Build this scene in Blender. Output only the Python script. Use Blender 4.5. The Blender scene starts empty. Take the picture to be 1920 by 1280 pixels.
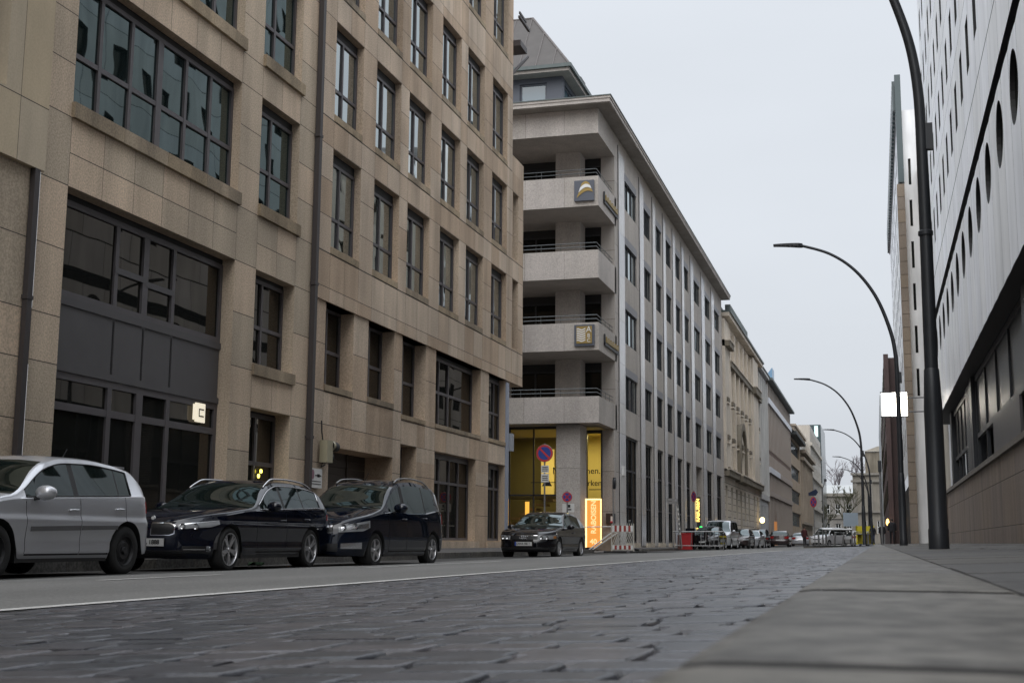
import bpy, bmesh, math, random
import numpy as np
from mathutils import Vector, Matrix
random.seed(7)
R = math.radians
SC = bpy.context.scene
COL = SC.collection

# ------------------------------------------------------------------ camera
cam_d = bpy.data.cameras.new("camera"); cam = bpy.data.objects.new("camera", cam_d); COL.objects.link(cam)
cam_d.sensor_width = 36.0; cam_d.sensor_fit = 'HORIZONTAL'
cam_d.lens = 45.0
cam_d.clip_start = 0.02; cam_d.clip_end = 3000
Mw = np.array([[0.9624488367336883, -0.03461177025085852, -0.26924758500323],
               [0.2713619637480775, 0.14974426612667632, 0.9507572452487386],
               [0.007410890685800088, -0.9881187581066785, 0.15351351268522975]])
CAMZ = 0.46
cx, cy, cz = Mw[:, 0], -Mw[:, 1], -Mw[:, 2]
cam.matrix_world = Matrix(((cx[0], cy[0], cz[0], 0), (cx[1], cy[1], cz[1], 0), (cx[2], cy[2], cz[2], CAMZ), (0, 0, 0, 1)))
cam_d.dof.use_dof = True; cam_d.dof.focus_distance = 18.0; cam_d.dof.aperture_fstop = 9.0
SC.camera = cam

# ------------------------------------------------------------------ sky and light (overcast dusk)
SUN_EL, SUN_AZ = R(42), R(183)
world = bpy.data.worlds.new("World"); SC.world = world; world.use_nodes = True
nt = world.node_tree; nt.nodes.clear()
def N(t, typ, **kw):
    n = t.nodes.new(typ)
    for k, v in kw.items(): setattr(n, k, v)
    return n
out = N(nt, 'ShaderNodeOutputWorld'); bg = N(nt, 'ShaderNodeBackground'); bg.inputs[1].default_value = 0.1
sky = N(nt, 'ShaderNodeTexSky', sky_type='NISHITA'); sky.sun_disc = False
sky.sun_elevation = SUN_EL; sky.sun_rotation = SUN_AZ; sky.air_density = 1.5; sky.dust_density = 6.0; sky.ozone_density = 1.5
hs = N(nt, 'ShaderNodeHueSaturation'); hs.inputs['Saturation'].default_value = 0.35
tc = N(nt, 'ShaderNodeTexCoord'); mp = N(nt, 'ShaderNodeMapping'); mp.inputs['Scale'].default_value = (1.2, 1.2, 3.5)
nz = N(nt, 'ShaderNodeTexNoise'); nz.inputs['Scale'].default_value = 1.7; nz.inputs['Detail'].default_value = 4
rmp = N(nt, 'ShaderNodeMapRange'); rmp.inputs[1].default_value = 0.3; rmp.inputs[2].default_value = 0.7; rmp.inputs[3].default_value = 0.96; rmp.inputs[4].default_value = 1.04
# overcast sky: brighter towards the zenith than at the horizon
sep = N(nt, 'ShaderNodeSeparateXYZ'); ramp = N(nt, 'ShaderNodeValToRGB'); grad = N(nt, 'ShaderNodeMath', operation='MULTIPLY'); grad.inputs[1].default_value = 3.0
gm = N(nt, 'ShaderNodeMath', operation='MULTIPLY')
els = ramp.color_ramp.elements; els[0].position = 0.0; els[0].color = (.285, .285, .285, 1); els[1].position = 1.0; els[1].color = (.90, .90, .90, 1)
for p_, v_ in ((.12, .305), (.42, .335), (.55, .50), (.72, .80)):
    e_ = els.new(p_); e_.color = (v_, v_, v_, 1)
mix = N(nt, 'ShaderNodeMixRGB'); mix.inputs[0].default_value = 0.86
mix.inputs[2].default_value = (8.3, 8.8, 9.5, 1)
mul = N(nt, 'ShaderNodeVectorMath', operation='MULTIPLY')
L = nt.links.new
L(sky.outputs[0], hs.inputs['Color']); L(hs.outputs[0], mix.inputs[1])
L(tc.outputs['Generated'], mp.inputs[0]); L(mp.outputs[0], nz.inputs[0]); L(nz.outputs[0], rmp.inputs[0])
L(tc.outputs['Generated'], sep.inputs[0]); L(sep.outputs['Z'], ramp.inputs[0]); L(ramp.outputs[0], grad.inputs[0]); L(grad.outputs[0], gm.inputs[0]); L(rmp.outputs[0], gm.inputs[1])
L(mix.outputs[0], mul.inputs[0]); L(gm.outputs[0], mul.inputs[1]); L(mul.outputs[0], bg.inputs[0]); L(bg.outputs[0], out.inputs[0])
sun_d = bpy.data.lights.new("sun", 'SUN'); sun_d.energy = 1.25; sun_d.angle = R(60); sun_d.color = (1.0, 0.99, 0.975)
sun = bpy.data.objects.new("sun", sun_d); COL.objects.link(sun)
sun.rotation_euler = Vector((-math.sin(SUN_AZ) * math.cos(SUN_EL), -math.cos(SUN_AZ) * math.cos(SUN_EL), -math.sin(SUN_EL))).to_track_quat('-Z', 'Y').to_euler()
SC.view_settings.view_transform = 'Standard'; SC.view_settings.look = 'None'
SC.view_settings.exposure = 0.0; SC.view_settings.gamma = 1.0
SC.cycles.max_bounces = 6; SC.cycles.diffuse_bounces = 3; SC.cycles.glossy_bounces = 3; SC.cycles.transparent_max_bounces = 8
SC.cycles.caustics_reflective = False; SC.cycles.caustics_refractive = False
SC.cycles.use_denoising = True

# ------------------------------------------------------------------ materials
def newmat(name):
    m = bpy.data.materials.new(name); m.use_nodes = True; t = m.node_tree
    return m, t, t.nodes['Principled BSDF']
def simple(name, col, rough=0.5, metal=0.0, noise=0.0, nscale=6.0, bump=0.0, bscale=40.0, spec=0.5, coat=0.0):
    m, t, b = newmat(name)
    b.inputs['Base Color'].default_value = (*col, 1); b.inputs['Roughness'].default_value = rough; b.inputs['Metallic'].default_value = metal
    b.inputs['Specular IOR Level'].default_value = spec
    if coat: b.inputs['Coat Weight'].default_value = coat; b.inputs['Coat Roughness'].default_value = 0.03
    if noise or bump:
        g = N(t, 'ShaderNodeTexCoord')
    if noise:
        n = N(t, 'ShaderNodeTexNoise'); n.inputs['Scale'].default_value = nscale; n.inputs['Detail'].default_value = 5
        r = N(t, 'ShaderNodeMapRange'); r.inputs[1].default_value = .25; r.inputs[2].default_value = .75
        r.inputs[3].default_value = 1 - noise; r.inputs[4].default_value = 1 + noise
        v = N(t, 'ShaderNodeVectorMath', operation='MULTIPLY'); v.inputs[0].default_value = col
        t.links.new(g.outputs['Object'], n.inputs[0]); t.links.new(n.outputs[0], r.inputs[0]); t.links.new(r.outputs[0], v.inputs[1]); t.links.new(v.outputs[0], b.inputs['Base Color'])
    if bump:
        n2 = N(t, 'ShaderNodeTexNoise'); n2.inputs['Scale'].default_value = bscale; n2.inputs['Detail'].default_value = 3
        bp = N(t, 'ShaderNodeBump'); bp.inputs['Strength'].default_value = bump; bp.inputs['Distance'].default_value = 0.02
        t.links.new(g.outputs['Object'], n2.inputs[0]); t.links.new(n2.outputs[0], bp.inputs['Height']); t.links.new(bp.outputs[0], b.inputs['Normal'])
    return m
def stone(name, col, tone=0.12, speck=0.18, streak=0.12, rough=0.75, speckscale=28.0, hue=(1.0, 0.97, 0.9), blotch=0.1):
    """granite / sandstone slab: per slab tone, fine speckle, vertical weather streaks, broad blotches"""
    m, t, b = newmat(name); b.inputs['Roughness'].default_value = rough; b.inputs['Specular IOR Level'].default_value = 0.3
    g = N(t, 'ShaderNodeTexCoord')
    at = N(t, 'ShaderNodeAttribute', attribute_name='tone')
    def noise(scale, det, mapping=None, lo=.3, hi=.7, amp=.1):
        n = N(t, 'ShaderNodeTexNoise'); n.inputs['Scale'].default_value = scale; n.inputs['Detail'].default_value = det
        if mapping:
            mm = N(t, 'ShaderNodeMapping'); mm.inputs['Scale'].default_value = mapping; t.links.new(g.outputs['Object'], mm.inputs[0]); t.links.new(mm.outputs[0], n.inputs[0])
        else: t.links.new(g.outputs['Object'], n.inputs[0])
        r = N(t, 'ShaderNodeMapRange'); r.inputs[1].default_value = lo; r.inputs[2].default_value = hi; r.inputs[3].default_value = 1 - amp; r.inputs[4].default_value = 1 + amp
        t.links.new(n.outputs[0], r.inputs[0]); return r.outputs[0]
    def mulm(a, bb):
        x = N(t, 'ShaderNodeMath', operation='MULTIPLY'); t.links.new(a, x.inputs[0]); t.links.new(bb, x.inputs[1]); return x.outputs[0]
    tn = N(t, 'ShaderNodeMapRange'); tn.inputs[1].default_value = -1; tn.inputs[2].default_value = 1; tn.inputs[3].default_value = 1 - tone; tn.inputs[4].default_value = 1 + tone
    t.links.new(at.outputs['Fac'], tn.inputs[0])
    f = mulm(tn.outputs[0], noise(speckscale, 2, None, .35, .65, speck))
    f = mulm(f, noise(1.0, 4, (1.6, 1.6, .22), .3, .7, streak))
    f = mulm(f, noise(.35, 3, None, .3, .7, blotch))
    cm = N(t, 'ShaderNodeMixRGB'); cm.inputs[1].default_value = (*col, 1); cm.inputs[2].default_value = (col[0] * hue[0], col[1] * hue[1], col[2] * hue[2], 1)
    hn = N(t, 'ShaderNodeMapRange'); hn.inputs[1].default_value = -.6; hn.inputs[2].default_value = .6
    t.links.new(at.outputs['Fac'], hn.inputs[0]); t.links.new(hn.outputs[0], cm.inputs[0])
    v = N(t, 'ShaderNodeVectorMath', operation='MULTIPLY'); t.links.new(cm.outputs[0], v.inputs[0]); t.links.new(f, v.inputs[1]); t.links.new(v.outputs[0], b.inputs['Base Color'])
    n2 = N(t, 'ShaderNodeTexNoise'); n2.inputs['Scale'].default_value = 60; t.links.new(g.outputs['Object'], n2.inputs[0])
    bp = N(t, 'ShaderNodeBump'); bp.inputs['Strength'].default_value = .25; bp.inputs['Distance'].default_value = .01
    t.links.new(n2.outputs[0], bp.inputs['Height']); t.links.new(bp.outputs[0], b.inputs['Normal'])
    return m
def glassy(name, col, rough=0.02, wave=0.02, wscale=0.9, spec=0.8, ior=1.6):
    """dark window glass: mirror-like with slightly wavy panes"""
    m, t, b = newmat(name)
    b.inputs['Base Color'].default_value = (*col, 1); b.inputs['Roughness'].default_value = rough
    b.inputs['Specular IOR Level'].default_value = spec; b.inputs['IOR'].default_value = ior
    g = N(t, 'ShaderNodeNewGeometry'); n = N(t, 'ShaderNodeTexNoise'); n.inputs['Scale'].default_value = wscale; n.inputs['Detail'].default_value = 1
    bp = N(t, 'ShaderNodeBump'); bp.inputs['Strength'].default_value = 1.0; bp.inputs['Distance'].default_value = wave
    t.links.new(g.outputs['Position'], n.inputs[0]); t.links.new(n.outputs[0], bp.inputs['Height']); t.links.new(bp.outputs[0], b.inputs['Normal'])
    return m
def emit(name, col, s):
    m, t, b = newmat(name); b.inputs['Base Color'].default_value = (*col, 1); b.inputs['Emission Color'].default_value = (*col, 1); b.inputs['Emission Strength'].default_value = s
    return m
def clear_glass(name, tint=(.9, .93, .9), refl=0.12):
    m, t, b = newmat(name); t.nodes.remove(b); o = t.nodes['Material Output']
    tr = N(t, 'ShaderNodeBsdfTransparent'); tr.inputs[0].default_value = (*tint, 1)
    gl = N(t, 'ShaderNodeBsdfGlossy'); gl.inputs['Roughness'].default_value = .02
    lw = N(t, 'ShaderNodeLayerWeight'); lw.inputs[0].default_value = .25
    a = N(t, 'ShaderNodeMath', operation='MULTIPLY_ADD'); a.inputs[1].default_value = .8; a.inputs[2].default_value = refl
    mx = N(t, 'ShaderNodeMixShader'); t.links.new(lw.outputs['Fresnel'], a.inputs[0]); t.links.new(a.outputs[0], mx.inputs[0])
    t.links.new(tr.outputs[0], mx.inputs[1]); t.links.new(gl.outputs[0], mx.inputs[2]); t.links.new(mx.outputs[0], o.inputs[0])
    return m
M = {}
M['stoneA'] = stone('sandstone_brown', (.50, .375, .265), tone=.14, streak=.2, blotch=.14, hue=(.95, 1.02, 1.1))
M['stoneA1'] = stone('sandstone_olive', (.51, .42, .315), tone=.13, streak=.18, blotch=.12, hue=(1.02, .97, .95))
M['stoneA0'] = stone('smooth_beige_panel', (.50, .42, .31), tone=.05, speck=.05)
M['joint'] = simple('slab_joint', (.055, .045, .038), .9)
M['sillA'] = stone('weathered_sill', (.30, .24, .17), tone=.1, streak=.35, blotch=.25)
M['frame'] = simple('anthracite_frame', (.088, .080, .084), .45, 0.0, .1, 3)
M['framedark'] = simple('dark_frame', (.022, .024, .028), .45)
M['panel'] = simple('grey_metal_panel', (.082, .078, .080), .5, 0, .08, 2)
def mirror_glass(name, base, wave, wscale, dark=(.010, .013, .013), tint=(.86, .93, .94), gain=.6):
    m, t, b = newmat(name); t.nodes.remove(b); o = t.nodes['Material Output']
    df = N(t, 'ShaderNodeBsdfDiffuse'); df.inputs[0].default_value = (*dark, 1)
    gl = N(t, 'ShaderNodeBsdfGlossy'); gl.inputs['Roughness'].default_value = .015; gl.inputs[0].default_value = (*tint, 1)
    lw = N(t, 'ShaderNodeLayerWeight'); lw.inputs[0].default_value = .35
    a = N(t, 'ShaderNodeMath', operation='MULTIPLY_ADD'); a.inputs[1].default_value = gain; a.inputs[2].default_value = base
    g = N(t, 'ShaderNodeNewGeometry'); n = N(t, 'ShaderNodeTexNoise'); n.inputs['Scale'].default_value = wscale; n.inputs['Detail'].default_value = .5
    bp = N(t, 'ShaderNodeBump'); bp.inputs['Strength'].default_value = 1.0; bp.inputs['Distance'].default_value = wave
    k = t.links.new; k(g.outputs['Position'], n.inputs[0]); k(n.outputs[0], bp.inputs['Height']); k(bp.outputs[0], gl.inputs['Normal'])
    mx = N(t, 'ShaderNodeMixShader'); k(lw.outputs['Facing'], a.inputs[0]); k(a.outputs[0], mx.inputs[0]); k(df.outputs[0], mx.inputs[1]); k(gl.outputs[0], mx.inputs[2]); k(mx.outputs[0], o.inputs[0])
    return m
M['glass'] = mirror_glass('window_glass', .22, .006, 1.1)
M['glassmid'] = mirror_glass('teal_window_glass', .07, .005, 1.0, (.009, .014, .014), (.60, .74, .74), .36)
M['glassdark'] = mirror_glass('dark_window_glass', .01, .003, .8, (.012, .013, .012), (.88, .80, .70), .22)
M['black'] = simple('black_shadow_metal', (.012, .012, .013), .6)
M['pipe'] = simple('dark_downpipe', (.055, .047, .046), .5, .2)
M['stoneB'] = stone('grey_granite', (.42, .385, .35), tone=.06, speck=.2, hue=(.98, .98, 1.0), streak=.08)
M['pilB'] = stone('polished_pale_granite', (.62, .62, .65), tone=.05, speck=.06, rough=.14, streak=.05)
M['pilB'].node_tree.nodes['Principled BSDF'].inputs['Specular IOR Level'].default_value = 0.7
M['sofB'] = stone('cornice_render', (.30, .28, .26), tone=.03)
M['copper'] = simple('green_copper_edge', (.09, .11, .108), .5, .1, .15, 4)
M['zinc'] = simple('zinc_roof', (.085, .077, .072), .75, 0, .12, 2)
M['slate'] = simple('dark_slate', (.045, .05, .05), .7, 0, .3, 3)
M['blind'] = simple('grey_blind_box', (.20, .20, .215), .5)
M['rail'] = simple('rail_metal', (.10, .11, .115), .4, .5)
M['stoneC'] = stone('cream_sandstone', (.58, .52, .45), tone=.05, streak=.15)
M['mossy'] = stone('weathered_cornice', (.17, .15, .12), tone=.1, streak=.3)
M['stoneD'] = stone('pale_grey_render', (.47, .47, .47), tone=.03, speck=.05)
M['brownE'] = simple('brown_panel', (.16, .105, .085), .6, 0, .2, 2)
M['finE'] = simple('pale_fin', (.34, .29, .25), .6)
M['bandE'] = simple('white_band', (.62, .63, .66), .5, 0, .08, 2)
M['stoneF'] = stone('ochre_render', (.36, .29, .22), tone=.05)
M['stoneG'] = stone('grey_brown_stone', (.34, .29, .24), tone=.06)
M['stoneH'] = stone('light_concrete', (.46, .43, .39), tone=.05)
M['tealI'] = simple('teal_glass_tower', (.05, .07, .075), .2, .2)
M['far'] = stone('distant_limestone', (.22, .205, .185), tone=.05)
M['tile'] = simple('clay_roof', (.15, .105, .085), .8, 0, .2, 2)
M['whiteR'] = stone('white_enamel_panel', (.80, .80, .80), tone=.06, speck=.02, streak=.14, rough=.32, hue=(.97, .98, 1.02))
M['whiteR'].node_tree.nodes['Principled BSDF'].inputs['Specular IOR Level'].default_value = 0.6
M['granR'] = stone('dark_base_granite', (.20, .165, .145), tone=.06, speck=.15, streak=.3, rough=.5)
M['ledgeR'] = stone('base_ledge', (.17, .155, .14), tone=.05)
M['tanR'] = stone('tan_pier_stone', (.23, .19, .155), tone=.08)
M['redR'] = simple('red_brown_cladding', (.075, .045, .042), .6, 0, .15, 2)
M['greyR'] = stone('pale_tower_panel', (.40, .42, .44), tone=.05)
M['lamp_post'] = simple('lamp_post_paint', (.022, .025, .03), .42, .1, .12, 5, .05, 60)
M['steel'] = simple('galvanised_steel', (.28, .28, .28), .45, .7, .1, 10)
M['white'] = simple('white_paint', (.72, .72, .70), .5)
M['red'] = simple('red_paint', (.42, .03, .03), .45)
M['signred'] = simple('sign_red', (.55, .045, .05), .4)
M['signblue'] = simple('sign_blue', (.035, .07, .32), .4)
M['yellow'] = simple('yellow_paint', (.62, .52, .02), .5)
M['wood'] = simple('plywood', (.20, .15, .105), .8, 0, .2, 5)
M['text_black'] = simple('black_lettering', (.015, .015, .015), .6)
M['gold'] = simple('gold_plate', (.33, .235, .08), .4, .4)
M['signgrey'] = simple('blue_grey_plate', (.085, .095, .12), .5)
M['skin'] = simple('skin', (.45, .28, .2), .6)
M['cloth_dark'] = simple('dark_coat', (.02, .02, .024), .9)
M['cloth_red'] = simple('dark_red_coat', (.16, .025, .025), .9)
M['cloth_blue'] = simple('blue_jeans', (.04, .05, .09), .9)
M['hair'] = simple('dark_hair', (.03, .02, .015), .7)

# ------------------------------------------------------------------ object helpers
def thing(name, label, cat, loc=(0, 0, 0), group=None, rotz=0.0):
    o = bpy.data.objects.new(name, None); COL.objects.link(o); o.empty_display_size = .2
    o.location = loc; o.rotation_euler = (0, 0, rotz)
    tag(o, label, cat, group); return o
def tag(o, label=None, cat=None, group=None, kind=None):
    if label: o['label'] = label
    if cat: o['category'] = cat
    if group: o['group'] = group
    if kind: o['kind'] = kind
    return o
class MB:
    def __init__(s): s.v = []; s.f = []; s.m = []; s.t = []
    def quad(s, a, b, c, d, mi=0, t=0.0):
        n = len(s.v); s.v += [tuple(a), tuple(b), tuple(c), tuple(d)]; s.f.append((n, n + 1, n + 2, n + 3)); s.m.append(mi); s.t.append(t)
    def poly(s, pts, mi=0, t=0.0):
        n = len(s.v); s.v += [tuple(p) for p in pts]; s.f.append(tuple(range(n, n + len(pts)))); s.m.append(mi); s.t.append(t)
    def box(s, x0, x1, y0, y1, z0, z1, mi=0, t=0.0):
        n = len(s.v)
        s.v += [(x0, y0, z0), (x1, y0, z0), (x1, y1, z0), (x0, y1, z0), (x0, y0, z1), (x1, y0, z1), (x1, y1, z1), (x0, y1, z1)]
        for f in ((3, 2, 1, 0), (4, 5, 6, 7), (0, 1, 5, 4), (1, 2, 6, 5), (2, 3, 7, 6), (3, 0, 4, 7)):
            s.f.append(tuple(n + i for i in f)); s.m.append(mi); s.t.append(t)
    def grid(s, P, mi=0, t=0.0, flip=False):
        n = len(s.v); nu = len(P); nv = len(P[0])
        for r in P: s.v += [tuple(p) for p in r]
        for i in range(nu - 1):
            for j in range(nv - 1):
                q = (n + i * nv + j, n + (i + 1) * nv + j, n + (i + 1) * nv + j + 1, n + i * nv + j + 1)
                s.f.append(q[::-1] if flip else q); s.m.append(mi); s.t.append(t)
    def tube(s, pts, rad, n=8, mi=0, cap=True):
        pts = [Vector(p) for p in pts]; k = len(pts)
        if not hasattr(rad, '__len__'): rad = [rad] * k
        base = len(s.v); up = None
        for i, p in enumerate(pts):
            d = (pts[min(i + 1, k - 1)] - pts[max(i - 1, 0)]).normalized()
            if up is None:
                up = Vector((0, 0, 1)) if abs(d.z) < .9 else Vector((1, 0, 0))
            a = d.cross(up).normalized(); b = a.cross(d).normalized(); up = b
            for j in range(n):
                th = 2 * math.pi * j / n; q = p + (a * math.cos(th) + b * math.sin(th)) * rad[i]; s.v.append(tuple(q))
        for i in range(k - 1):
            for j in range(n):
                s.f.append((base + i * n + j, base + i * n + (j + 1) % n, base + (i + 1) * n + (j + 1) % n, base + (i + 1) * n + j)); s.m.append(mi); s.t.append(0)
        if cap:
            s.f.append(tuple(base + j for j in range(n))[::-1]); s.m.append(mi); s.t.append(0)
            s.f.append(tuple(base + (k - 1) * n + j for j in range(n))); s.m.append(mi); s.t.append(0)
    def lathe(s, prof, n=24, axis='z', c=(0, 0, 0), mi=0, close=False):
        """prof list of (r, h)"""
        base = len(s.v); k = len(prof)
        for r, h in prof:
            for j in range(n):
                th = 2 * math.pi * j / n; a, b = r * math.cos(th), r * math.sin(th)
                p = (a, b, h) if axis == 'z' else ((a, h, b) if axis == 'y' else (h, a, b))
                s.v.append((c[0] + p[0], c[1] + p[1], c[2] + p[2]))
        rng = k if close else k - 1
        for i in range(rng):
            for j in range(n):
                i2 = (i + 1) % k
                s.f.append((base + i * n + j, base + i * n + (j + 1) % n, base + i2 * n + (j + 1) % n, base + i2 * n + j)); s.m.append(mi); s.t.append(0)
    def xform(s, mat, start=0):
        for i in range(start, len(s.v)): s.v[i] = tuple(mat @ Vector(s.v[i]))
    def build(s, name, mats, parent=None, loc=None, smooth=False, ang=None):
        me = bpy.data.meshes.new(name); me.from_pydata(s.v, [], s.f)
        if not isinstance(mats, (list, tuple)): mats = [mats]
        for m in mats: me.materials.append(m)
        me.polygons.foreach_set('material_index', s.m)
        if any(s.t):
            a = me.attributes.new('tone', 'FLOAT', 'FACE'); a.data.foreach_set('value', s.t)
        if smooth: me.polygons.foreach_set('use_smooth', [True] * len(s.f))
        me.update()
        if ang is not None:
            bm = bmesh.new(); bm.from_mesh(me); bmesh.ops.remove_doubles(bm, verts=bm.verts, dist=1e-4); bmesh.ops.recalc_face_normals(bm, faces=bm.faces); bm.to_mesh(me); bm.free()
            me.polygons.foreach_set('use_smooth', [True] * len(me.polygons))
            me.set_sharp_from_angle(angle=ang)
        o = bpy.data.objects.new(name, me); COL.objects.link(o)
        if parent is not None:
            o.parent = parent
            wl = Vector(loc) if loc is not None else Vector((0, 0, 0))
            o.location = wl - Vector(parent.location) if parent.get('world_kids') else wl
        elif loc is not None: o.location = loc
        return o
def bldg(name, label, loc, group=None, cat='building'):
    t = thing(name, label, cat, loc, group); t['world_kids'] = True; return t
def copy_obj(o, parent, loc=None, rotz=None):
    c = o.copy(); COL.objects.link(c); c.parent = parent
    if loc is not None: c.location = loc
    if rotz is not None: c.rotation_euler = (0, 0, rotz)
    return c
def copy_tree(o, parent=None):
    c = o.copy(); COL.objects.link(c); c.parent = parent
    for ch in list(o.children): copy_tree(ch, c)
    return c
FONT = None
def text(name, s, size, mat, parent=None, mtx=None, ext=.004, align='CENTER', weight=0.0):
    cu = bpy.data.curves.new(name, 'FONT'); cu.body = s; cu.size = size; cu.extrude = ext; cu.align_x = align; cu.align_y = 'CENTER'; cu.offset = weight
    tmp = bpy.data.objects.new(name + '_tmp', cu); COL.objects.link(tmp)
    dg = bpy.context.evaluated_depsgraph_get(); me = bpy.data.meshes.new_from_object(tmp.evaluated_get(dg)); bpy.data.objects.remove(tmp); bpy.data.curves.remove(cu)
    me.name = name; me.materials.clear(); me.materials.append(mat)
    if mtx is not None: me.transform(mtx)
    o = bpy.data.objects.new(name, me); COL.objects.link(o)
    if parent is not None:
        o.parent = parent
        if parent.get('world_kids'): o.location = -Vector(parent.location)
    return o
def basis(origin, right, up):
    r = Vector(right).normalized(); u = Vector(up).normalized(); n = r.cross(u)
    return Matrix(((r.x, u.x, n.x, origin[0]), (r.y, u.y, n.y, origin[1]), (r.z, u.z, n.z, origin[2]), (0, 0, 0, 1)))
# facade frames: (a, z, d) -> world, d is depth into the building
class Fr:
    def __init__(s, kind, c): s.k = kind; s.c = c
    def __call__(s, a, z, d=0.0):
        if s.k == 'L': return (s.c - d, a, z)
        if s.k == 'R': return (s.c + d, a, z)
        if s.k == 'F': return (a, s.c + d, z)
        return (a, s.c - d, z)
    @property
    def flip(s): return s.k in 'RB'
    @property
    def rot(s): return {'L': R(90), 'R': R(-90), 'F': 0, 'B': R(180)}[s.k]
    def box(s, mb, a0, a1, z0, z1, d0, d1, mi=0, t=0.0):
        p = s(a0, z0, d0); q = s(a1, z1, d1)
        mb.box(min(p[0], q[0]), max(p[0], q[0]), min(p[1], q[1]), max(p[1], q[1]), z0, z1, mi, t)
    def quad(s, mb, a0, a1, z0, z1, d, mi=0, t=0.0):
        P = [s(a0, z0, d), s(a1, z0, d), s(a1, z1, d), s(a0, z1, d)]
        if s.flip: P = P[::-1]
        mb.quad(*P, mi=mi, t=t)
def wall(mb, fr, a0, a1, z0, z1, ops=(), joints=(), depth=.3, mi=0, mj=1, rev=True, mrev=None):
    A = {round(a0, 4), round(a1, 4)}; Z = {round(z0, 4), round(z1, 4)}
    def cl(v, lo, hi): return round(min(max(v, lo), hi), 4)
    O = [(cl(o[0], a0, a1), cl(o[1], a0, a1), cl(o[2], z0, z1), cl(o[3], z0, z1), o[4] if len(o) > 4 else depth) for o in ops]
    J = [(cl(o[0], a0, a1), cl(o[1], a0, a1), cl(o[2], z0, z1), cl(o[3], z0, z1)) for o in joints]
    for o in O + J:
        A |= {o[0], o[1]}; Z |= {o[2], o[3]}
    A = sorted(A); Z = sorted(Z); ia = {v: i for i, v in enumerate(A)}; iz = {v: i for i, v in enumerate(Z)}
    na, nz_ = len(A) - 1, len(Z) - 1
    skip = np.zeros((na, nz_), bool); jm = np.zeros((na, nz_), bool); key = np.zeros((na, nz_), np.int64)
    for o in O: skip[ia[o[0]]:ia[o[1]], iz[o[2]]:iz[o[3]]] = True
    for k, j in enumerate(J):
        i0, i1, k0, k1 = ia[j[0]], ia[j[1]], iz[j[2]], iz[j[3]]
        if i1 <= i0 or k1 <= k0: continue
        jm[i0:i1, k0:k1] = True
        if (j[1] - j[0]) < (j[3] - j[2]): key[i1:, k0:k1] += 7919 * (k + 1)
        else: key[i0:i1, k1:] += 104729 * (k + 1)
    tones = {}
    for i in range(na):
        for k in range(nz_):
            if skip[i, k]: continue
            kk = int(key[i, k])
            if kk not in tones: tones[kk] = random.uniform(-1, 1)
            fr.quad(mb, A[i], A[i + 1], Z[k], Z[k + 1], 0, mj if jm[i, k] else mi, tones[kk])
    if rev:
        for o in O:
            b0, b1, c0, c1, d = o; tt = random.uniform(-.5, .5)
            for P in ([fr(b0, c0, 0), fr(b0, c0, d), fr(b0, c1, d), fr(b0, c1, 0)], [fr(b1, c0, d), fr(b1, c0, 0), fr(b1, c1, 0), fr(b1, c1, d)],
                      [fr(b0, c0, d), fr(b0, c0, 0), fr(b1, c0, 0), fr(b1, c0, d)], [fr(b0, c1, 0), fr(b0, c1, d), fr(b1, c1, d), fr(b1, c1, 0)]):
                mb.quad(*(P[::-1] if fr.flip else P), mi=mi if mrev is None else mrev, t=tt)
WCACHE = {}
def window(parent, fr, a0, a1, z0, z1, depth=.3, vx=(.5,), hz=(), fw=.07, mat='frame', glass='glass', top=0.0, thick=.08, heavy=None, name='window', bars=0, topmat=None, nopane=False, tilt=True):
    """a framed window set at `depth` behind the wall plane; frame mesh with its panes as a child"""
    w, h = round(a1 - a0, 2), round(z1 - z0, 2)
    key = (w, h, vx, hz, fw, mat, glass, top, heavy, name, bars, topmat, nopane)
    if fr.k in 'LF': org = fr(a0, z0, depth)
    else: org = fr(a1, z0, depth)
    if key in WCACHE:
        c = copy_tree(WCACHE[key], parent); c.location = Vector(org) - Vector(parent.location); c.rotation_euler = (0, 0, fr.rot); return c
    mb = MB()
    hh = h - top
    mb.box(0, fw, 0, thick, 0, hh); mb.box(w - fw, w, 0, thick, 0, hh)
    mb.box(fw, w - fw, 0, thick, 0, fw); mb.box(fw, w - fw, 0, thick, hh - fw, hh)
    vxs = [fw] + [v * w for v in vx] + [w - fw]; hzs = [fw] + [v * hh for v in hz] + [hh - fw]
    for i, v in enumerate(vx):
        ww = (heavy if (heavy and i == len(vx) // 2) else fw) / 2
        mb.box(v * w - ww, v * w + ww, -.004, thick, fw, hh - fw)
    for v in hz: mb.box(fw, w - fw, .004, thick - .01, v * hh - fw * .5, v * hh + fw * .5)
    if top: mb.box(0, w, .02, thick + .05, hh, h, 1)
    for i in range(bars):
        x = fw + (w - 2 * fw) * (i + .5) / bars; mb.box(x - .015, x + .015, -.03, -.005, fw, hh - fw)
    o = mb.build(name, [M[mat], M[topmat or 'black']], parent, org); o.rotation_euler = (0, 0, fr.rot)
    if not nopane:
        g = MB(); y = thick * .6
        for i in range(len(vxs) - 1):
            for j in range(len(hzs) - 1):
                a = random.uniform(-.006, .006) if tilt else 0; b = random.uniform(-.006, .006) if tilt else 0
                x0, x1, q0, q1 = vxs[i], vxs[i + 1], hzs[j], hzs[j + 1]
                g.quad((x0, y - a, q0), (x1, y + a, q0), (x1, y + a + b, q1), (x0, y - a + b, q1))
        p = g.build('pane', M[glass], o)
    WCACHE[key] = o
    return o

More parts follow.
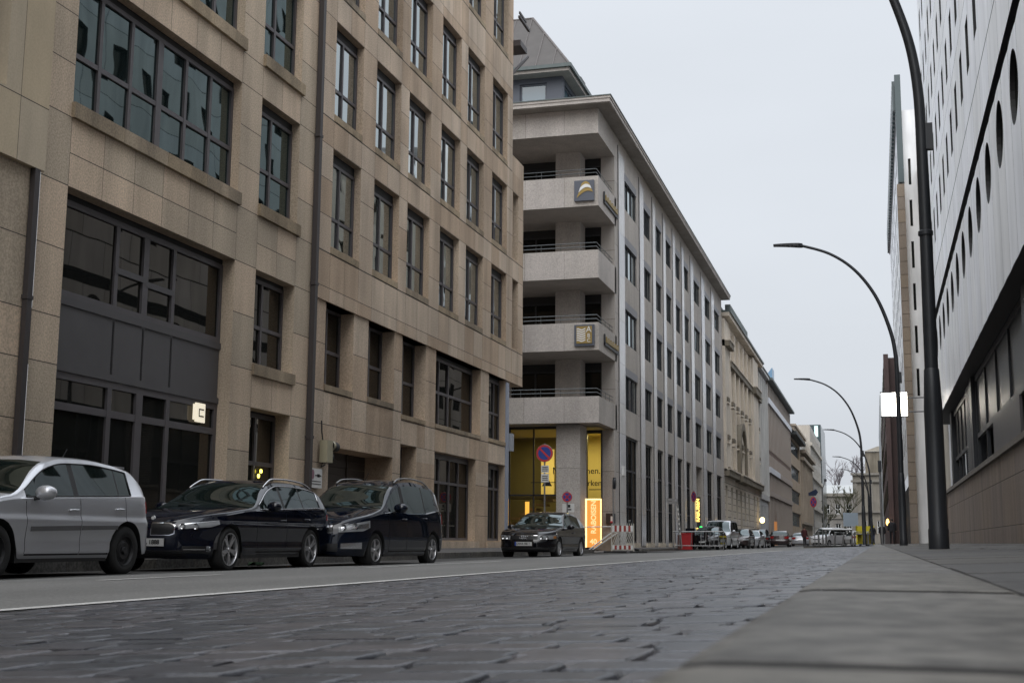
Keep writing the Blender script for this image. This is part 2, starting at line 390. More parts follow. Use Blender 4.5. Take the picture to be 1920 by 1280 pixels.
# ================================================================== SETTING
def strip(name, xs, zs, y0, y1, mat, dy=None, kind='structure'):
    mb = MB(); ys = [y0, y1] if not dy else list(np.arange(y0, y1, dy)) + [y1]
    mb.grid([[(x, y, z) for y in ys] for x, z in zip(xs, zs)], flip=False)
    o = mb.build(name, mat, smooth=False); tag(o, kind=kind); return o
def asphalt(name, col, amp=.25, rough=.8, bump=.6):
    m, t, b = newmat(name); b.inputs['Roughness'].default_value = rough; b.inputs['Specular IOR Level'].default_value = .35
    g = N(t, 'ShaderNodeTexCoord')
    n = N(t, 'ShaderNodeTexNoise'); n.inputs['Scale'].default_value = 45; n.inputs['Detail'].default_value = 3
    n2 = N(t, 'ShaderNodeTexNoise'); n2.inputs['Scale'].default_value = .7; n2.inputs['Detail'].default_value = 5
    mp = N(t, 'ShaderNodeMapping'); mp.inputs['Scale'].default_value = (1, .25, 1)
    r = N(t, 'ShaderNodeMapRange'); r.inputs[1].default_value = .35; r.inputs[2].default_value = .65; r.inputs[3].default_value = 1 - amp; r.inputs[4].default_value = 1 + amp
    r2 = N(t, 'ShaderNodeMapRange'); r2.inputs[1].default_value = .3; r2.inputs[2].default_value = .7; r2.inputs[3].default_value = .82; r2.inputs[4].default_value = 1.15
    mm = N(t, 'ShaderNodeMath', operation='MULTIPLY'); v = N(t, 'ShaderNodeVectorMath', operation='MULTIPLY'); v.inputs[0].default_value = col
    k = t.links.new; k(g.outputs['Object'], n.inputs[0]); k(g.outputs['Object'], mp.inputs[0]); k(mp.outputs[0], n2.inputs[0]); k(n.outputs[0], r.inputs[0]); k(n2.outputs[0], r2.inputs[0])
    k(r.outputs[0], mm.inputs[0]); k(r2.outputs[0], mm.inputs[1]); k(mm.outputs[0], v.inputs[1]); k(v.outputs[0], b.inputs['Base Color'])
    bp = N(t, 'ShaderNodeBump'); bp.inputs['Strength'].default_value = bump; bp.inputs['Distance'].default_value = .012; k(n.outputs[0], bp.inputs['Height']); k(bp.outputs[0], b.inputs['Normal'])
    return m
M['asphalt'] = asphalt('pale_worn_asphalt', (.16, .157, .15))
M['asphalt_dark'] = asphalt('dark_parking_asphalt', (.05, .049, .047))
M['pavers'] = asphalt('small_grey_pavers', (.085, .08, .077))
M['earth'] = asphalt('city_ground', (.10, .10, .10))
M['kerb'] = stone('kerb_granite', (.125, .12, .112), tone=.12, speck=.36, streak=.3, rough=.6, speckscale=22, blotch=.3)
M['slab'] = stone('pavement_slab', (.070, .067, .064), tone=.16, speck=.25, streak=.1, rough=.65, speckscale=30, blotch=.2)
M['cobble'] = stone('basalt_sett', (.056, .061, .074), tone=.32, speck=.3, streak=.0, rough=.38, speckscale=18, hue=(1.12, .98, .9), blotch=.12)
M['cobble'].node_tree.nodes['Principled BSDF'].inputs['Specular IOR Level'].default_value = .5
M['cobjoint'] = simple('sett_joint', (.02, .018, .017), .9)
M['roadline'] = asphalt('road_marking', (.55, .54, .52), .12)
def cobz(x): return .27 + (x + .15) * (.17 / 3.95)
def roadz(x):
    if x > -.15: return .27
    if x > -4.1: return cobz(x)
    if x > -9.1: return (x + 9.1) * .02
    return (x + 9.1) * .015
strip('ground', [-300, 300], [-.12, -.12], -60, 1500, M['earth'])
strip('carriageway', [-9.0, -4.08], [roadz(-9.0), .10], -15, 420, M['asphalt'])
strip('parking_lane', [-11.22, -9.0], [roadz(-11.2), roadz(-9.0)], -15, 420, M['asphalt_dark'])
mb = MB(); mb.grid([[(x, y, roadz(x) + .006) for y in np.arange(-8, 62, 2)] for x in (-4.23, -4.10)])
tag(mb.build('road_marking', M['roadline']), kind='structure')
mb = MB(); mb.grid([[(x, y, roadz(x) + .006) for y in (11.5, 14.0)] for x in (-7.62, -7.5)]); tag(mb.build('road_marking', M['roadline']), kind='structure')
mb = MB(); mb.grid([[(x, y, roadz(x) + .006) for y in (18.6, 26)] for x in (-7.62, -7.5)])
tag(mb.build('road_marking', M['roadline']), kind='structure')
# cobbled lane: real setts nearby, one sheet further on
strip('cobble_bed', [-4.1, -.13], [cobz(-4.1) - .034, cobz(-.13) - .034], -8, 50.5, M['cobjoint'])
def cobbles():
    rng = random.Random(3); V = []; Fc = []; T = []; n = 0
    cs = []
    for c, a0 in ((0, 0), (1, 90), (2, 180), (3, 270)):
        for k in (0, 1, 2): cs.append((c, R(a0 + 45 * k)))
    y = -1.0
    while y < 50.4:
        rd = rng.uniform(.155, .185); x = -4.07 + rng.uniform(-.12, 0)
        while x < -.16:
            ln = rng.uniform(.16, .30); x1 = min(x + ln, -.145)
            x0 = max(x, -4.085)
            if x1 - x0 > .07 and not (y < .8 and x < -2):
                g = rng.uniform(.002, .0055); hx, hy = (x1 - x0) / 2 - g, rd / 2 - g
                cxx, cyy = (x0 + x1) / 2, y + rd / 2 + rng.uniform(-.004, .004); rot = rng.uniform(-.012, .012); dz = rng.uniform(-.0028, .0028); tx, ty = rng.uniform(-.008, .008), rng.uniform(-.010, .010)
                cr, sr = math.cos(rot), math.sin(rot); rr = rng.uniform(.012, .024); base = n
                wob = [rng.uniform(-.003, .003) for _ in range(12)]
                for inset, zz in ((0, -.05), (.002, -.014), (.006, -.004), (.014, .0)):
                    for i, (c, a) in enumerate(cs):
                        sx = 1 if c in (0, 3) else -1; sy = 1 if c in (0, 1) else -1
                        r_ = rr
                        px = sx * (hx - r_) + math.cos(a) * (r_ - inset + wob[i]); py = sy * (hy - r_) + math.sin(a) * (r_ - inset + wob[i])
                        qx, qy = px * cr - py * sr, px * sr + py * cr
                        V.append((cxx + qx, cyy + qy, cobz(cxx + qx) + dz + zz + (tx * qx + ty * qy if zz > -.04 else 0))); n += 1
                V.append((cxx, cyy, cobz(cxx) + dz + .0)); n += 1
                t = rng.uniform(-1, 1)
                for k in range(3):
                    for i in range(12):
                        j = (i + 1) % 12; Fc.append((base + k * 12 + i, base + k * 12 + j, base + k * 12 + 12 + j, base + k * 12 + 12 + i)); T.append(t)
                for i in range(12): Fc.append((base + 36 + i, base + 36 + (i + 1) % 12, base + 48)); T.append(t)
            x += ln
        y += rd
    mb = MB(); mb.v = V; mb.f = Fc; mb.m = [0] * len(Fc); mb.t = T
    o = mb.build('cobbled_lane', M['cobble'], smooth=True); tag(o, kind='structure')
    o.data.polygons.foreach_set('use_smooth', [(k % 48) < 36 for k in range(len(Fc))])
cobbles()
m, t, b = newmat('distant_setts'); b.inputs['Roughness'].default_value = .5
g = N(t, 'ShaderNodeTexCoord'); br = N(t, 'ShaderNodeTexBrick'); br.inputs['Scale'].default_value = 1; br.inputs['Color1'].default_value = (.058, .058, .066, 1); br.inputs['Color2'].default_value = (.044, .045, .052, 1); br.inputs['Mortar'].default_value = (.035, .034, .033, 1)
br.inputs['Brick Width'].default_value = .24; br.inputs['Row Height'].default_value = .18; br.inputs['Mortar Size'].default_value = .012
t.links.new(g.outputs['Object'], br.inputs[0]); t.links.new(br.outputs[0], b.inputs['Base Color'])
strip('cobbled_lane', [-4.1, -.13], [cobz(-4.1), cobz(-.13)], 50.5, 420, m)
# kerb on the right with separate stones
mb = MB(); y = .86 - 1.36 * 3; rk = random.Random(5)
while y < 130:
    ln = 1.36; dz = rk.uniform(-.0008, .0008); tt = rk.uniform(-1, 1)
    xs = [(-.150, .20), (-.148, .352), (-.142, .370), (-.128, .381), (-.105, .384), (-.05, .3846), (.05, .3845), (.205, .384), (.218, .380), (.222, .36), (.222, .25)]
    y0, y1 = y + .028, y + ln - .028
    ys_ = [(y0, .0018), (y0 + .012, .0004)] + [(y0 + (y1 - y0) * k / 12, 0) for k in range(1, 12)] + [(y1 - .012, .0004), (y1, .0018)]
    mb.grid([[(x, yy, z + dz - d) for x, z in xs] for yy, d in ys_], t=tt, flip=True)
    mb.grid([[(x, yy, z - .0028) for x, z in xs[1:-2]] for yy in (y - .028, y + .028)], 1, flip=True)
    y += ln
tag(mb.build('kerb', [M['kerb'], M['cobjoint']], smooth=True), kind='structure')
# right pavement: slabs
strip('pavement_bed', [.215, 3.4], [.3735, .488], -8, 110, M['cobjoint'])
mb = MB(); y = -3.0; rk = random.Random(11)
while y < 110:
    ln = rk.choice([.82, .86, .9]); x = .226; 
    while x < 3.3:
        w = min(rk.uniform(.75, 1.2), 3.4 - x); dz = rk.uniform(-.0015, .002); tt = rk.uniform(-1, 1)
        if 3.4 - (x + w) < .3: w = 3.4 - x
        zz = lambda xx: .376 + (xx - .22) * .036
        g = rk.uniform(.006, .013); x0, x1, y0, y1 = x + g, x + w - g, y + g, y + ln - g
        e = .006
        P = lambda xx, yy, d: (xx, yy, zz(xx) + dz - d)
        mb.quad(P(x0 + e, y0 + e, 0), P(x1 - e, y0 + e, 0), P(x1 - e, y1 - e, 0), P(x0 + e, y1 - e, 0), t=tt)
        mb.quad(P(x0, y0, .008), P(x1, y0, .008), P(x1 - e, y0 + e, 0), P(x0 + e, y0 + e, 0), t=tt)
        mb.quad(P(x1, y1, .02), P(x0, y1, .02), P(x0 + e, y1 - e, 0), P(x1 - e, y1 - e, 0), t=tt)
        mb.quad(P(x0, y1, .02), P(x0, y0, .02), P(x0 + e, y0 + e, 0), P(x0 + e, y1 - e, 0), t=tt)
        mb.quad(P(x1, y0, .02), P(x1, y1, .02), P(x1 - e, y1 - e, 0), P(x1 - e, y0 + e, 0), t=tt)
        x += w
    y += ln
tag(mb.build('pavement', M['slab']), kind='structure')
strip('pavement', [.226, 3.4], [.376, .476], 110, 420, M['slab'])
# left pavements
strip('pavement', [-14.3, -11.36], [.20, .125], -15, 51.3, M['pavers'])
strip('side_street', [-70, -11.22], [.03, .0], 51.3, 63.4, M['pavers'])
strip('pavement', [-14.0, -11.36], [.13, .10], 63.4, 420, M['pavers'])
strip('pavement', [-40.0, -14.0], [.135, .13], 63.4, 73, M['pavers'])
mb = MB()
for a, bb in ((-15, 51.3), (63.4, 420)):
    y = a
    while y < min(bb, 130):
        mb.box(-11.36, -11.20, y + .006, y + 1.19, -.06, .125 if a < 0 else .1, t=random.uniform(-1, 1)); y += 1.2
    if bb > 130: mb.box(-11.36, -11.20, 130, bb, -.06, .1)
tag(mb.build('kerb', M['kerb']), kind='structure')
mb = MB(); mb.poly([(-4.6, 97, .26), (-.6, 97, .36), (-.2, 99, .37), (-.2, 135, .37), (-5.2, 135, .26), (-5.2, 99, .26)])
mb.box(-5.2, -.2, 97, 135, .0, .2); tag(mb.build('traffic_island', M['kerb']), kind='structure')

# ================================================================== LEFT SIDE: building A (three fronts)
FA = Fr('L', -14.0); JH = .018
def hj(a0, a1, z, w=JH): return (a0, a1, z - w / 2, z + w / 2)
def vj(a, z0, z1, w=.012): return (a - w / 2, a + w / 2, z0, z1)
COLA = [(31.3, 33.3), (34.32, 36.4), (37.13, 39.25), (40.3, 42.42), (43.2, 45.35), (46.42, 48.55)]
SILLS = [8.09, 11.82, 15.53, 20.1]; HEADS = [11.05, 14.72, 18.6, 23.4]
tA = bldg('office_building', 'brown sandstone office building with a grid of deep windows, right of the downpipe', (-14, 40, .2))
mb = MB(); ops = []; jo = []
for i, (a, b_) in enumerate(COLA):
    for r in range(4): ops.append((a, b_, SILLS[r] + .22, HEADS[r], .32))
YE = 51.05; YU = 49.3
for r in range(2): ops.append((49.42, 50.3, SILLS[r] + .1, HEADS[r], .3))
for r in range(4):
    ye = YE if r < 2 else YU
    jo.append(hj(30.2, ye, SILLS[r], .035)); jo.append(hj(30.2, ye, HEADS[r] + .01, .016))
    for z in (SILLS[r] + 1.0, SILLS[r] + 2.0): 
        e = [30.2] + [v for ab in COLA for v in ab] + [ye]
        for k in range(0, len(e), 2): jo.append(hj(e[k], e[k + 1], z))
    zb = HEADS[r - 1] if r else 6.77
    for a, b_ in COLA:
        for y in (a, (a + b_) / 2, b_): jo.append(vj(y, zb, SILLS[r]))
    jo.append(vj(30.4, zb, SILLS[r])); jo.append(vj(49.4, zb, SILLS[r])); jo.append(vj(50.35, zb, SILLS[r]))
jo.append(hj(30.2, YE, 7.14))
jo.append(hj(30.2, YU, 19.0, .014))
wall(mb, FA, 30.2, YU, 6.77, 26.0, ops, jo)
wall(mb, FA, YU, YE, 6.77, 16.25, ops, jo)
# end faces, upper step, underside of the overhang
mb.quad((-14, YE, 6.77), (-30, YE, 6.77), (-30, YE, 16.25), (-14, YE, 16.25)); mb.quad((-14, YU, 16.25), (-30, YU, 16.25), (-30, YU, 26), (-14, YU, 26))
mb.quad((-14, YU, 16.25), (-14, YE, 16.25), (-30, YE, 16.25), (-30, YU, 16.25))
mb.quad((-14, 30.2, 6.77), (-30, 30.2, 6.77), (-30, YE, 6.77), (-14, YE, 6.77), t=-.4)
mb.quad((-14, 30.2, 26), (-14, YU, 26), (-30, YU, 26), (-30, 30.2, 26))
# lower two storeys, slightly back so that the overhang shows its edge
FL = Fr('L', -14.06)
ops = []; jo = []
OP1 = [(31.26, 33.2), (34.3, 36.4), (37.1, 39.3), (40.3, 45.4), (46.45, 48.75)]
for k, (a, b_) in enumerate(OP1): ops.append((a, b_, 4.55 if k < 2 else 4.3, 6.77, .62))
GO = [(31.7, 36.45, .2, 2.92, .9), (37.1, 38.55, .2, 3.38, .6), (40.3, 44.9, .45, 3.38, .55), (46.45, 48.75, .45, 3.38, .5)]
ops += GO
jo += [hj(30.2, 37.1, 4.36, .035), hj(37.1, YU, 4.12, .03), hj(30.2, 37.1, 3.48, .02), hj(37.1, YU, 3.38, .016)]
ed = [30.2] + [v for ab in OP1 for v in ab] + [YU]
for k in range(0, len(ed), 2): jo.append(hj(ed[k], ed[k + 1], 5.62))
for y in (31.26, 32.2, 33.2, 34.3, 35.35, 36.4, 37.1): jo.append(vj(y, 2.92, 4.36))
for y in (39.3, 40.3, 41.5, 42.8, 44.1, 45.4, 46.45): jo.append(vj(y, 3.38, 4.3))
for z in (2.45, 1.35):
    for a, b_ in ((30.2, 31.7), (36.45, 37.1), (38.55, 40.3), (44.9, 46.45)): jo.append(hj(a, b_, z))
wall(mb, FL, 30.2, 48.75, .15, 6.77, ops, jo)
mb.quad((-14.66, 48.76, .15), (-30, 48.76, .15), (-30, 48.76, 6.77), (-14.66, 48.76, 6.77))
mb.box(-14.3, -13.98, 39.4, 45.2, .15, .42, t=.5); mb.box(-14.3, -13.99, 46.3, 49.0, .15, .40, t=.2)
wA = mb.build('wall', [M['stoneA'], M['joint']], tA)
def one_box(name, mats, parent, *a, mi=0):
    b1 = MB(); b1.box(*a, 0, random.uniform(-1, 1)); return b1.build(name, mats, parent)
for a, b_ in COLA:
    for r in range(4): one_box('sill', M['sillA'], tA, -14.3, -13.985, a + .006, b_ - .006, SILLS[r] + .02, SILLS[r] + .21)
for k, (a, b_) in enumerate(OP1): one_box('sill', M['sillA'], tA, -14.6, -14.03, a + .006, b_ - .006, (4.36 if k < 2 else 4.14) + .02, 4.54 if k < 2 else 4.29)
for a, b_ in COLA:
    for r in range(4): window(tA, FA, a, b_, SILLS[r] + .22, HEADS[r], .20, (.47,), (.36,), .085, top=.26)
for r in range(2): window(tA, FA, 49.42, 50.3, SILLS[r] + .1, HEADS[r], .28, (), (.5,), .06)
for k, (a, b_) in enumerate(OP1):
    if k < 3: window(tA, FL, a, b_, 4.55 if k < 2 else 4.3, 6.77, .40, (.5,), (.46,), .09, glass='glassdark')
window(tA, FL, 40.3, 45.4, 4.3, 6.77, .33, (.25, .45), (.5,), .09, glass='glassdark', top=.12)
window(tA, FL, 46.45, 48.75, 4.3, 6.77, .25, (.33, .66), (.45,), .09, glass='glassdark', top=.12)
window(tA, FL, 37.1, 38.55, .2, 3.38, .5, (), (.5, .72), .09, glass='glassdark')
# shop windows with transom band
window(tA, FL, 40.3, 44.9, .45, 3.38, .28, (.28, .52, .74), (.69,), .09, glass='glassdark', name='shop_window', top=.1, topmat='frame')
window(tA, FL, 46.45, 48.75, .45, 3.38, .25, (.36, .7), (.7,), .09, glass='glassdark', name='shop_window', top=.1, topmat='frame')
# garage door
g = MB(); 
for i in range(13):
    z0 = .2 + i * .21; g.box(-15.0, -14.93 + (.015 if i % 2 else 0), 31.7, 34.9, z0, z0 + .2)
    g.box(-15.02, -14.96, 34.98, 36.45, z0, z0 + .2)
g.box(-15.0, -14.88, 34.9, 34.98, .2, 2.92)
g.build('garage_door', simple('garage_slats', (.06, .047, .038), .6), tA)
c_ = MB(); c_.box(-14.45, -14.02, 48.77, 49.15, .2, 6.7); c_.build('corner_column', simple('pale_blue_column', (.30, .33, .40), .4), tA)
# roof terrace balcony on the far corner
bl = MB(); bl.box(-15.2, -13.7, 49.35, 50.4, 21.0, 21.25); bl.tube([(-14.2, 49.3, 19.6), (-13.75, 50.7, 21.0)], .07, 6); bl.box(-13.78, -13.72, 49.35, 50.4, 22.4, 22.5); bl.box(-13.8, -13.7, 49.3, 50.9, 22.2, 22.3)
bl.build('roof_balcony', M['pipe'], tA)

tA1 = bldg('office_building', 'olive beige sandstone building with a six-light window over a tall dark shopfront', (-14, 25, .2))
mb = MB(); jo = []
BW = (19.6, 26.0); SW = (27.03, 29.17)
rows = [(8.4, 11.05), (12.15, 14.75), (15.9, 18.5), (20.2, 23)]
ops = [(BW[0], BW[1], a, b_, .32) for a, b_ in rows] + [(SW[0], SW[1], a, b_, .3) for a, b_ in rows] + [(BW[0], BW[1], .2, 6.8, .36), (SW[0], SW[1], 4.55, 6.79, .35), (SW[0], SW[1], .3, 3.5, .45)]
for zb in (4.36, 8.09, 11.82, 15.53):
    jo += [hj(18.8, 19.6, zb), hj(26.0, 27.03, zb), hj(29.17, 30.1, zb)]
for zb in (3.5, 6.8, 11.06, 14.76, 18.5): jo += [hj(18.8, 19.6, zb), hj(26.0, 27.03, zb), hj(29.17, 30.1, zb)]
for zb in (1.3, 2.45, 5.6, 9.1, 10.05, 12.8, 13.8, 16.5, 17.5): jo += [hj(18.8, 19.6, zb), hj(26.0, 27.03, zb), hj(29.17, 30.1, zb)]
for z0, z1 in ((6.8, 8.09), (11.06, 11.82), (14.76, 15.53)):
    for k in range(7): jo.append(vj(BW[0] + k * (BW[1] - BW[0]) / 6, z0, z1))
    for y in (27.03, 28.1, 29.17): jo.append(vj(y, z0, z1))
jo += [hj(19.6, 26, 7.42), hj(27.03, 29.17, 7.42)]
for y in (27.03, 28.1, 29.17): jo.append(vj(y, 3.5, 4.36))
wall(mb, FA, 18.8, 30.2, .1, 26, ops, jo)
mb.quad((-14, 18.8, 26), (-14, 30.2, 26), (-30, 30.2, 26), (-30, 18.8, 26))
mb.build('wall', [M['stoneA1'], M['joint']], tA1)
for a, b_ in rows[:3]:
    n = 4; sl = MB()
    for k in range(n):
        w = (BW[1] - BW[0] + .1) / n; sl.box(-14.3, -13.92, BW[0] - .03 + k * w, BW[0] - .03 + (k + 1) * w - .012, a - .31, a - .02, t=random.uniform(-1, 1))
    sl.build('sill', M['sillA'], tA1)
    one_box('sill', M['sillA'], tA1, -14.3, -13.92, SW[0] - .01, SW[1] + .1, a - .31, a - .02)
one_box('sill', M['sillA'], tA1, -14.3, -13.93, SW[0] - .01, SW[1] + .08, 4.26, 4.53)
for a, b_ in rows:
    window(tA1, FA, BW[0], BW[1], a, b_, .21, (1 / 6, 2 / 6, .5, 4 / 6, 5 / 6), (.41,), .10, heavy=.2, top=.14, glass='glassmid')
    window(tA1, FA, SW[0], SW[1], a, b_, .21, (.44,), (.40,), .09, top=.2, glass='glassmid')
window(tA1, FA, SW[0], SW[1], 4.55, 6.79, .3, (.45,), (.45,), .09, top=.1, glass='glassdark')
window(tA1, FA, SW[0], SW[1], .3, 3.5, .4, (.5,), (.35, .62), .10, top=.05, glass='glassdark', name='shop_window')
# tall shopfront: windows above and below a band of metal panels
window(tA1, FA, BW[0], BW[1], 4.85, 6.8, .3, (.335, .50, .672), (), .12, heavy=.2, top=.12, glass='glassdark', name='shop_window')
window(tA1, FA, BW[0], BW[1], .2, 3.47, .3, (.335, .50, .672), (.806,), .14, heavy=.24, glass='glassdark', name='shop_window')
pn = MB()
vs = [19.6, 21.74, 22.8, 23.9, 26.0]
FP = Fr('L', -14.3)
for i in range(4):
    FP.box(pn, vs[i] + .05, vs[i + 1] - .03, 3.55, 4.75, .0, .05)
FP.box(pn, 19.6, 26, 3.47, 3.6, -.03, -.001); FP.box(pn, 19.6, 26, 4.7, 4.85, -.03, -.001); FP.box(pn, 19.6, 26, 3.6, 4.7, .06, .1)
FP.box(pn, 21.7, 22.82, 5.62, 5.74, -.01, .05); FP.box(pn, 22.82, 23.95, 5.55, 5.67, -.01, .05)
pn.build('metal_panel', M['panel'], tA1)
it = emit('shop_lamp', (1.0, .85, .1), 6)
for y, z, s_ in ((27.45, 1.98, .07), (27.6, 1.97, .06), (28.3, 1.96, .05), (28.42, 2.08, .05)):
    lm = MB(); lm.lathe([(0, -.02), (s_, -.01), (s_, .01), (0, .02)], 10, 'x', (-14.37, y, z)); lm.build('shop_lamp', it, tA1)

lb = MB(); lb.box(-14.29, -14.27, 25.0, 25.42, 2.98, 3.4); lb.box(-14.30, -14.27, 24.93, 25.0, 3.02, 3.36); lb.box(-14.268, -14.262, 25.16, 25.36, 3.1, 3.13, 1); lb.box(-14.268, -14.262, 25.16, 25.36, 3.25, 3.28, 1); lb.box(-14.268, -14.262, 25.14, 25.17, 3.1, 3.28, 1); lb.build('sign_reflection', [emit('sign_reflection_glow', (1.0, .90, .70), .6), M['panel']], tA1)  # reflection of the lit sign opposite, built as a glowing box before the pane
tA0 = bldg('office_building', 'smooth beige building at the far left, its upper storeys hanging over a dark downpipe', (-14, 12, .2))
mb = MB(); F0 = Fr('L', -13.9)
wall(mb, F0, -60, 18.78, 6.82, 26, [(-8 + k * -6, -4 + k * -6, z, z + 2.8, .35) for k in range(8) for z in (8.0, 12.0, 16)] + [(13.3, 17.6, 8.0, 11.0, .35), (9, 12.6, 8.0, 11.0, .35), (13.3, 17.6, 12, 14.8, .35)], [vj(18.0, 6.82, 26), hj(-60, 18.78, 7.95), hj(-60, 18.78, 11.7)])
mb.quad((-13.9, 18.78, 6.82), (-14.3, 18.78, 6.82), (-14.3, 18.78, 26), (-13.9, 18.78, 26)); mb.quad((-13.9, -60, 6.82), (-20, -60, 6.82), (-20, 18.78, 6.82), (-13.9, 18.78, 6.82))
mb.quad((-20, -60, 6.82), (-13.9, -60, 6.82), (-13.9, -60, 26), (-20, -60, 26)); F0.quad(mb, -59, 0, 7, 25, .34, 1)
mb.build('upper_wall', [M['stoneA0'], M['joint']], tA0)
mb = MB(); F0b = Fr('L', -14.02)
wall(mb, F0b, -60, 18.8, .1, 6.82, [(8, 17.55, .2, 6.4, .4)], [hj(17.5, 18.8, z) for z in (1.35, 2.45, 3.5, 4.36, 5.6)])
mb.quad((-20, -60, .1), (-14.02, -60, .1), (-14.02, -60, 6.82), (-20, -60, 6.82))
mb.build('lower_wall', [M['stoneA1'], M['joint']], tA0)
window(tA0, F0, 13.3, 17.6, 8.0, 11.0, .3, (.33, .66), (.3,), .09); window(tA0, F0, 9, 12.6, 8, 11, .3, (.5,), (.3,), .09); window(tA0, F0, 13.3, 17.6, 12, 14.8, .3, (.33, .66), (.3,), .09)
window(tA0, F0b, 8, 17.55, .2, 6.4, .35, (.25, .5, .75), (.5,), .12, glass='glassdark', name='shop_window')
# downpipes: the big one up the front, the short one below the overhang
mb = MB(); mb.box(-13.98, -13.84, 30.06, 30.22, .3, 26)
for z in (3, 7, 11, 15, 19): mb.box(-13.985, -13.83, 30.03, 30.25, z, z + .08)
tag(mb.build('downpipe', M['pipe']), 'tall dark square downpipe between the olive and the brown sandstone fronts', 'downpipe')
mb = MB(); mb.box(-14.0, -13.90, 18.52, 18.66, .3, 6.815)
for z in (1.5, 4.5): mb.box(-14.01, -13.89, 18.5, 18.68, z, z + .07)
tag(mb.build('downpipe', M['pipe']), 'short dark downpipe below the beige overhang at the far left', 'downpipe')

# ================================================================== building B: grey granite with corner loggias
tB = bldg('office_building', 'grey granite office building with stacked corner loggias and a lit glass lobby', (-14, 90, .1))
FB = Fr('L', -13.2); FBF = Fr('F', 62.7); FBR = Fr('F', 67.0)
WB = [(69.85, 73.65), (76.15, 78.67), (80.57, 82.96), (84.79, 87.21), (89.12, 91.56), (93.43, 95.94), (98.67, 102.3), (105.4, 109.05), (111.95, 115.9)]
ZR = [(7.72, 9.95), (11.42, 13.72), (15.25, 17.45), (19.15, 21.15)]
mb = MB(); ops = []; jo = []
for k, (a, b_) in enumerate(WB):
    for z0, z1 in ZR: ops.append((a, b_, z0, z1, .16))
    ops.append((a, b_, .36 if k != 6 else .12, 6.25, .22 if k != 6 else 1.6))
for z in (2.0, 4.1, 6.25, 7.72, 9.95, 11.42, 13.72, 15.25, 17.45, 19.15):
    e = [68.0] + [v for ab in WB for v in ab] + [117.9]
    for k in range(0, len(e), 2): jo.append(hj(e[k], e[k + 1], z, .012))
wall(mb, FB, 67.95, 117.9, .1, 22.7, ops, jo)
wall(mb, FB, 67.0, 67.95, .1, 21.35, [], [hj(67, 67.95, z) for z in (2.0, 4.1, 6.25, 9.0, 12.7, 16.5, 20)])
# loggia parapets and top fascia (solid bands round the corner)
PZ = [(6.33, 7.66), (10.0, 11.42), (13.72, 15.18), (17.5, 19.08)]
for z0, z1 in PZ + [(21.37, 22.7)]:
    full = z0 > 21
    js = [vj(x, z0, z1) for x in (-15.0, -17.1, -19.2, -21.3)]
    wall(mb, FBF, -40, -13.2, z0, z1, [], js)
    wall(mb, FB, 62.7, 67.95 if full else 67.4, z0, z1, [], [])
    mb.quad((-40, 62.7, z0), (-40, 67, z0), (-13.2, 67, z0), (-13.2, 62.7, z0), t=-.3)           # underside
    mb.quad((-40, 62.7, z1), (-13.2, 62.7, z1), (-13.2, 62.95, z1), (-40, 62.95, z1)); mb.quad((-13.45, 62.95, z1), (-13.2, 62.95, z1), (-13.2, 67, z1), (-13.45, 67, z1))
    if not full:
        mb.quad((-40, 62.95, z0 + .3), (-13.45, 62.95, z0 + .3), (-13.45, 67, z0 + .3), (-40, 67, z0 + .3))
        mb.quad((-13.45, 62.95, z0 + .3), (-40, 62.95, z0 + .3), (-40, 62.95, z1), (-13.45, 62.95, z1)); mb.quad((-13.45, 67, z0 + .3), (-13.45, 62.95, z0 + .3), (-13.45, 62.95, z1), (-13.45, 67, z1))
# back wall of the loggias with openings
ops = []
for z0, z1 in ((7.66, 9.85), (11.42, 13.6), (15.18, 17.35), (19.08, 21.25)):
    ops += [(-19.0, -16.35, z0 - 1.0, z1 + .12, .2), (-22.5, -19.6, z0 - 1.0, z1 + .12, .2), (-15.0, -13.95, z0 - 1.0, z1 + .12, .2)]
wall(mb, FBR, -40, -13.2, 6.35, 22.5, ops, [hj(-40, -13.2, z) for z in (8.5, 12.3, 16.1, 20.0)])
for z0, z1 in ((6.35, 10), (10, 13.72), (13.72, 17.5), (17.5, 21.37)):
    mb.box(-16.2, -14.85, 65.7, 66.99, z0 + .3, z1, t=random.uniform(-.5, .5))
# ground floor corner: pillar, end wall and soffit beam
mb.box(-15.55, -14.3, 63.3, 64.8, .1, 2.0, t=.2); mb.box(-15.545, -14.305, 63.305, 64.8, 2.01, 4.1, t=-.3); mb.box(-15.55, -14.3, 63.3, 64.8, 4.11, 6.3, t=0)
wall(mb, Fr('F', 66.6), -13.84, -13.2, .1, 6.3, [], [hj(-13.84, -13.2, z) for z in (2.0, 4.1)])
mb.quad((-13.2, 66.6, .1), (-13.2, 67, .1), (-13.2, 67, 6.3), (-13.2, 66.6, 6.3))
# blank side wall and back so that the block is closed
mb.quad((-13.2, 117.9, .1), (-40, 117.9, .1), (-40, 117.9, 22.7), (-13.2, 117.9, 22.7)); mb.quad((-40, 62.7, .1), (-40, 117.9, .1), (-40, 117.9, 22.7), (-40, 62.7, 22.7))
mb.build('wall', [M['stoneB'], M['joint']], tB)
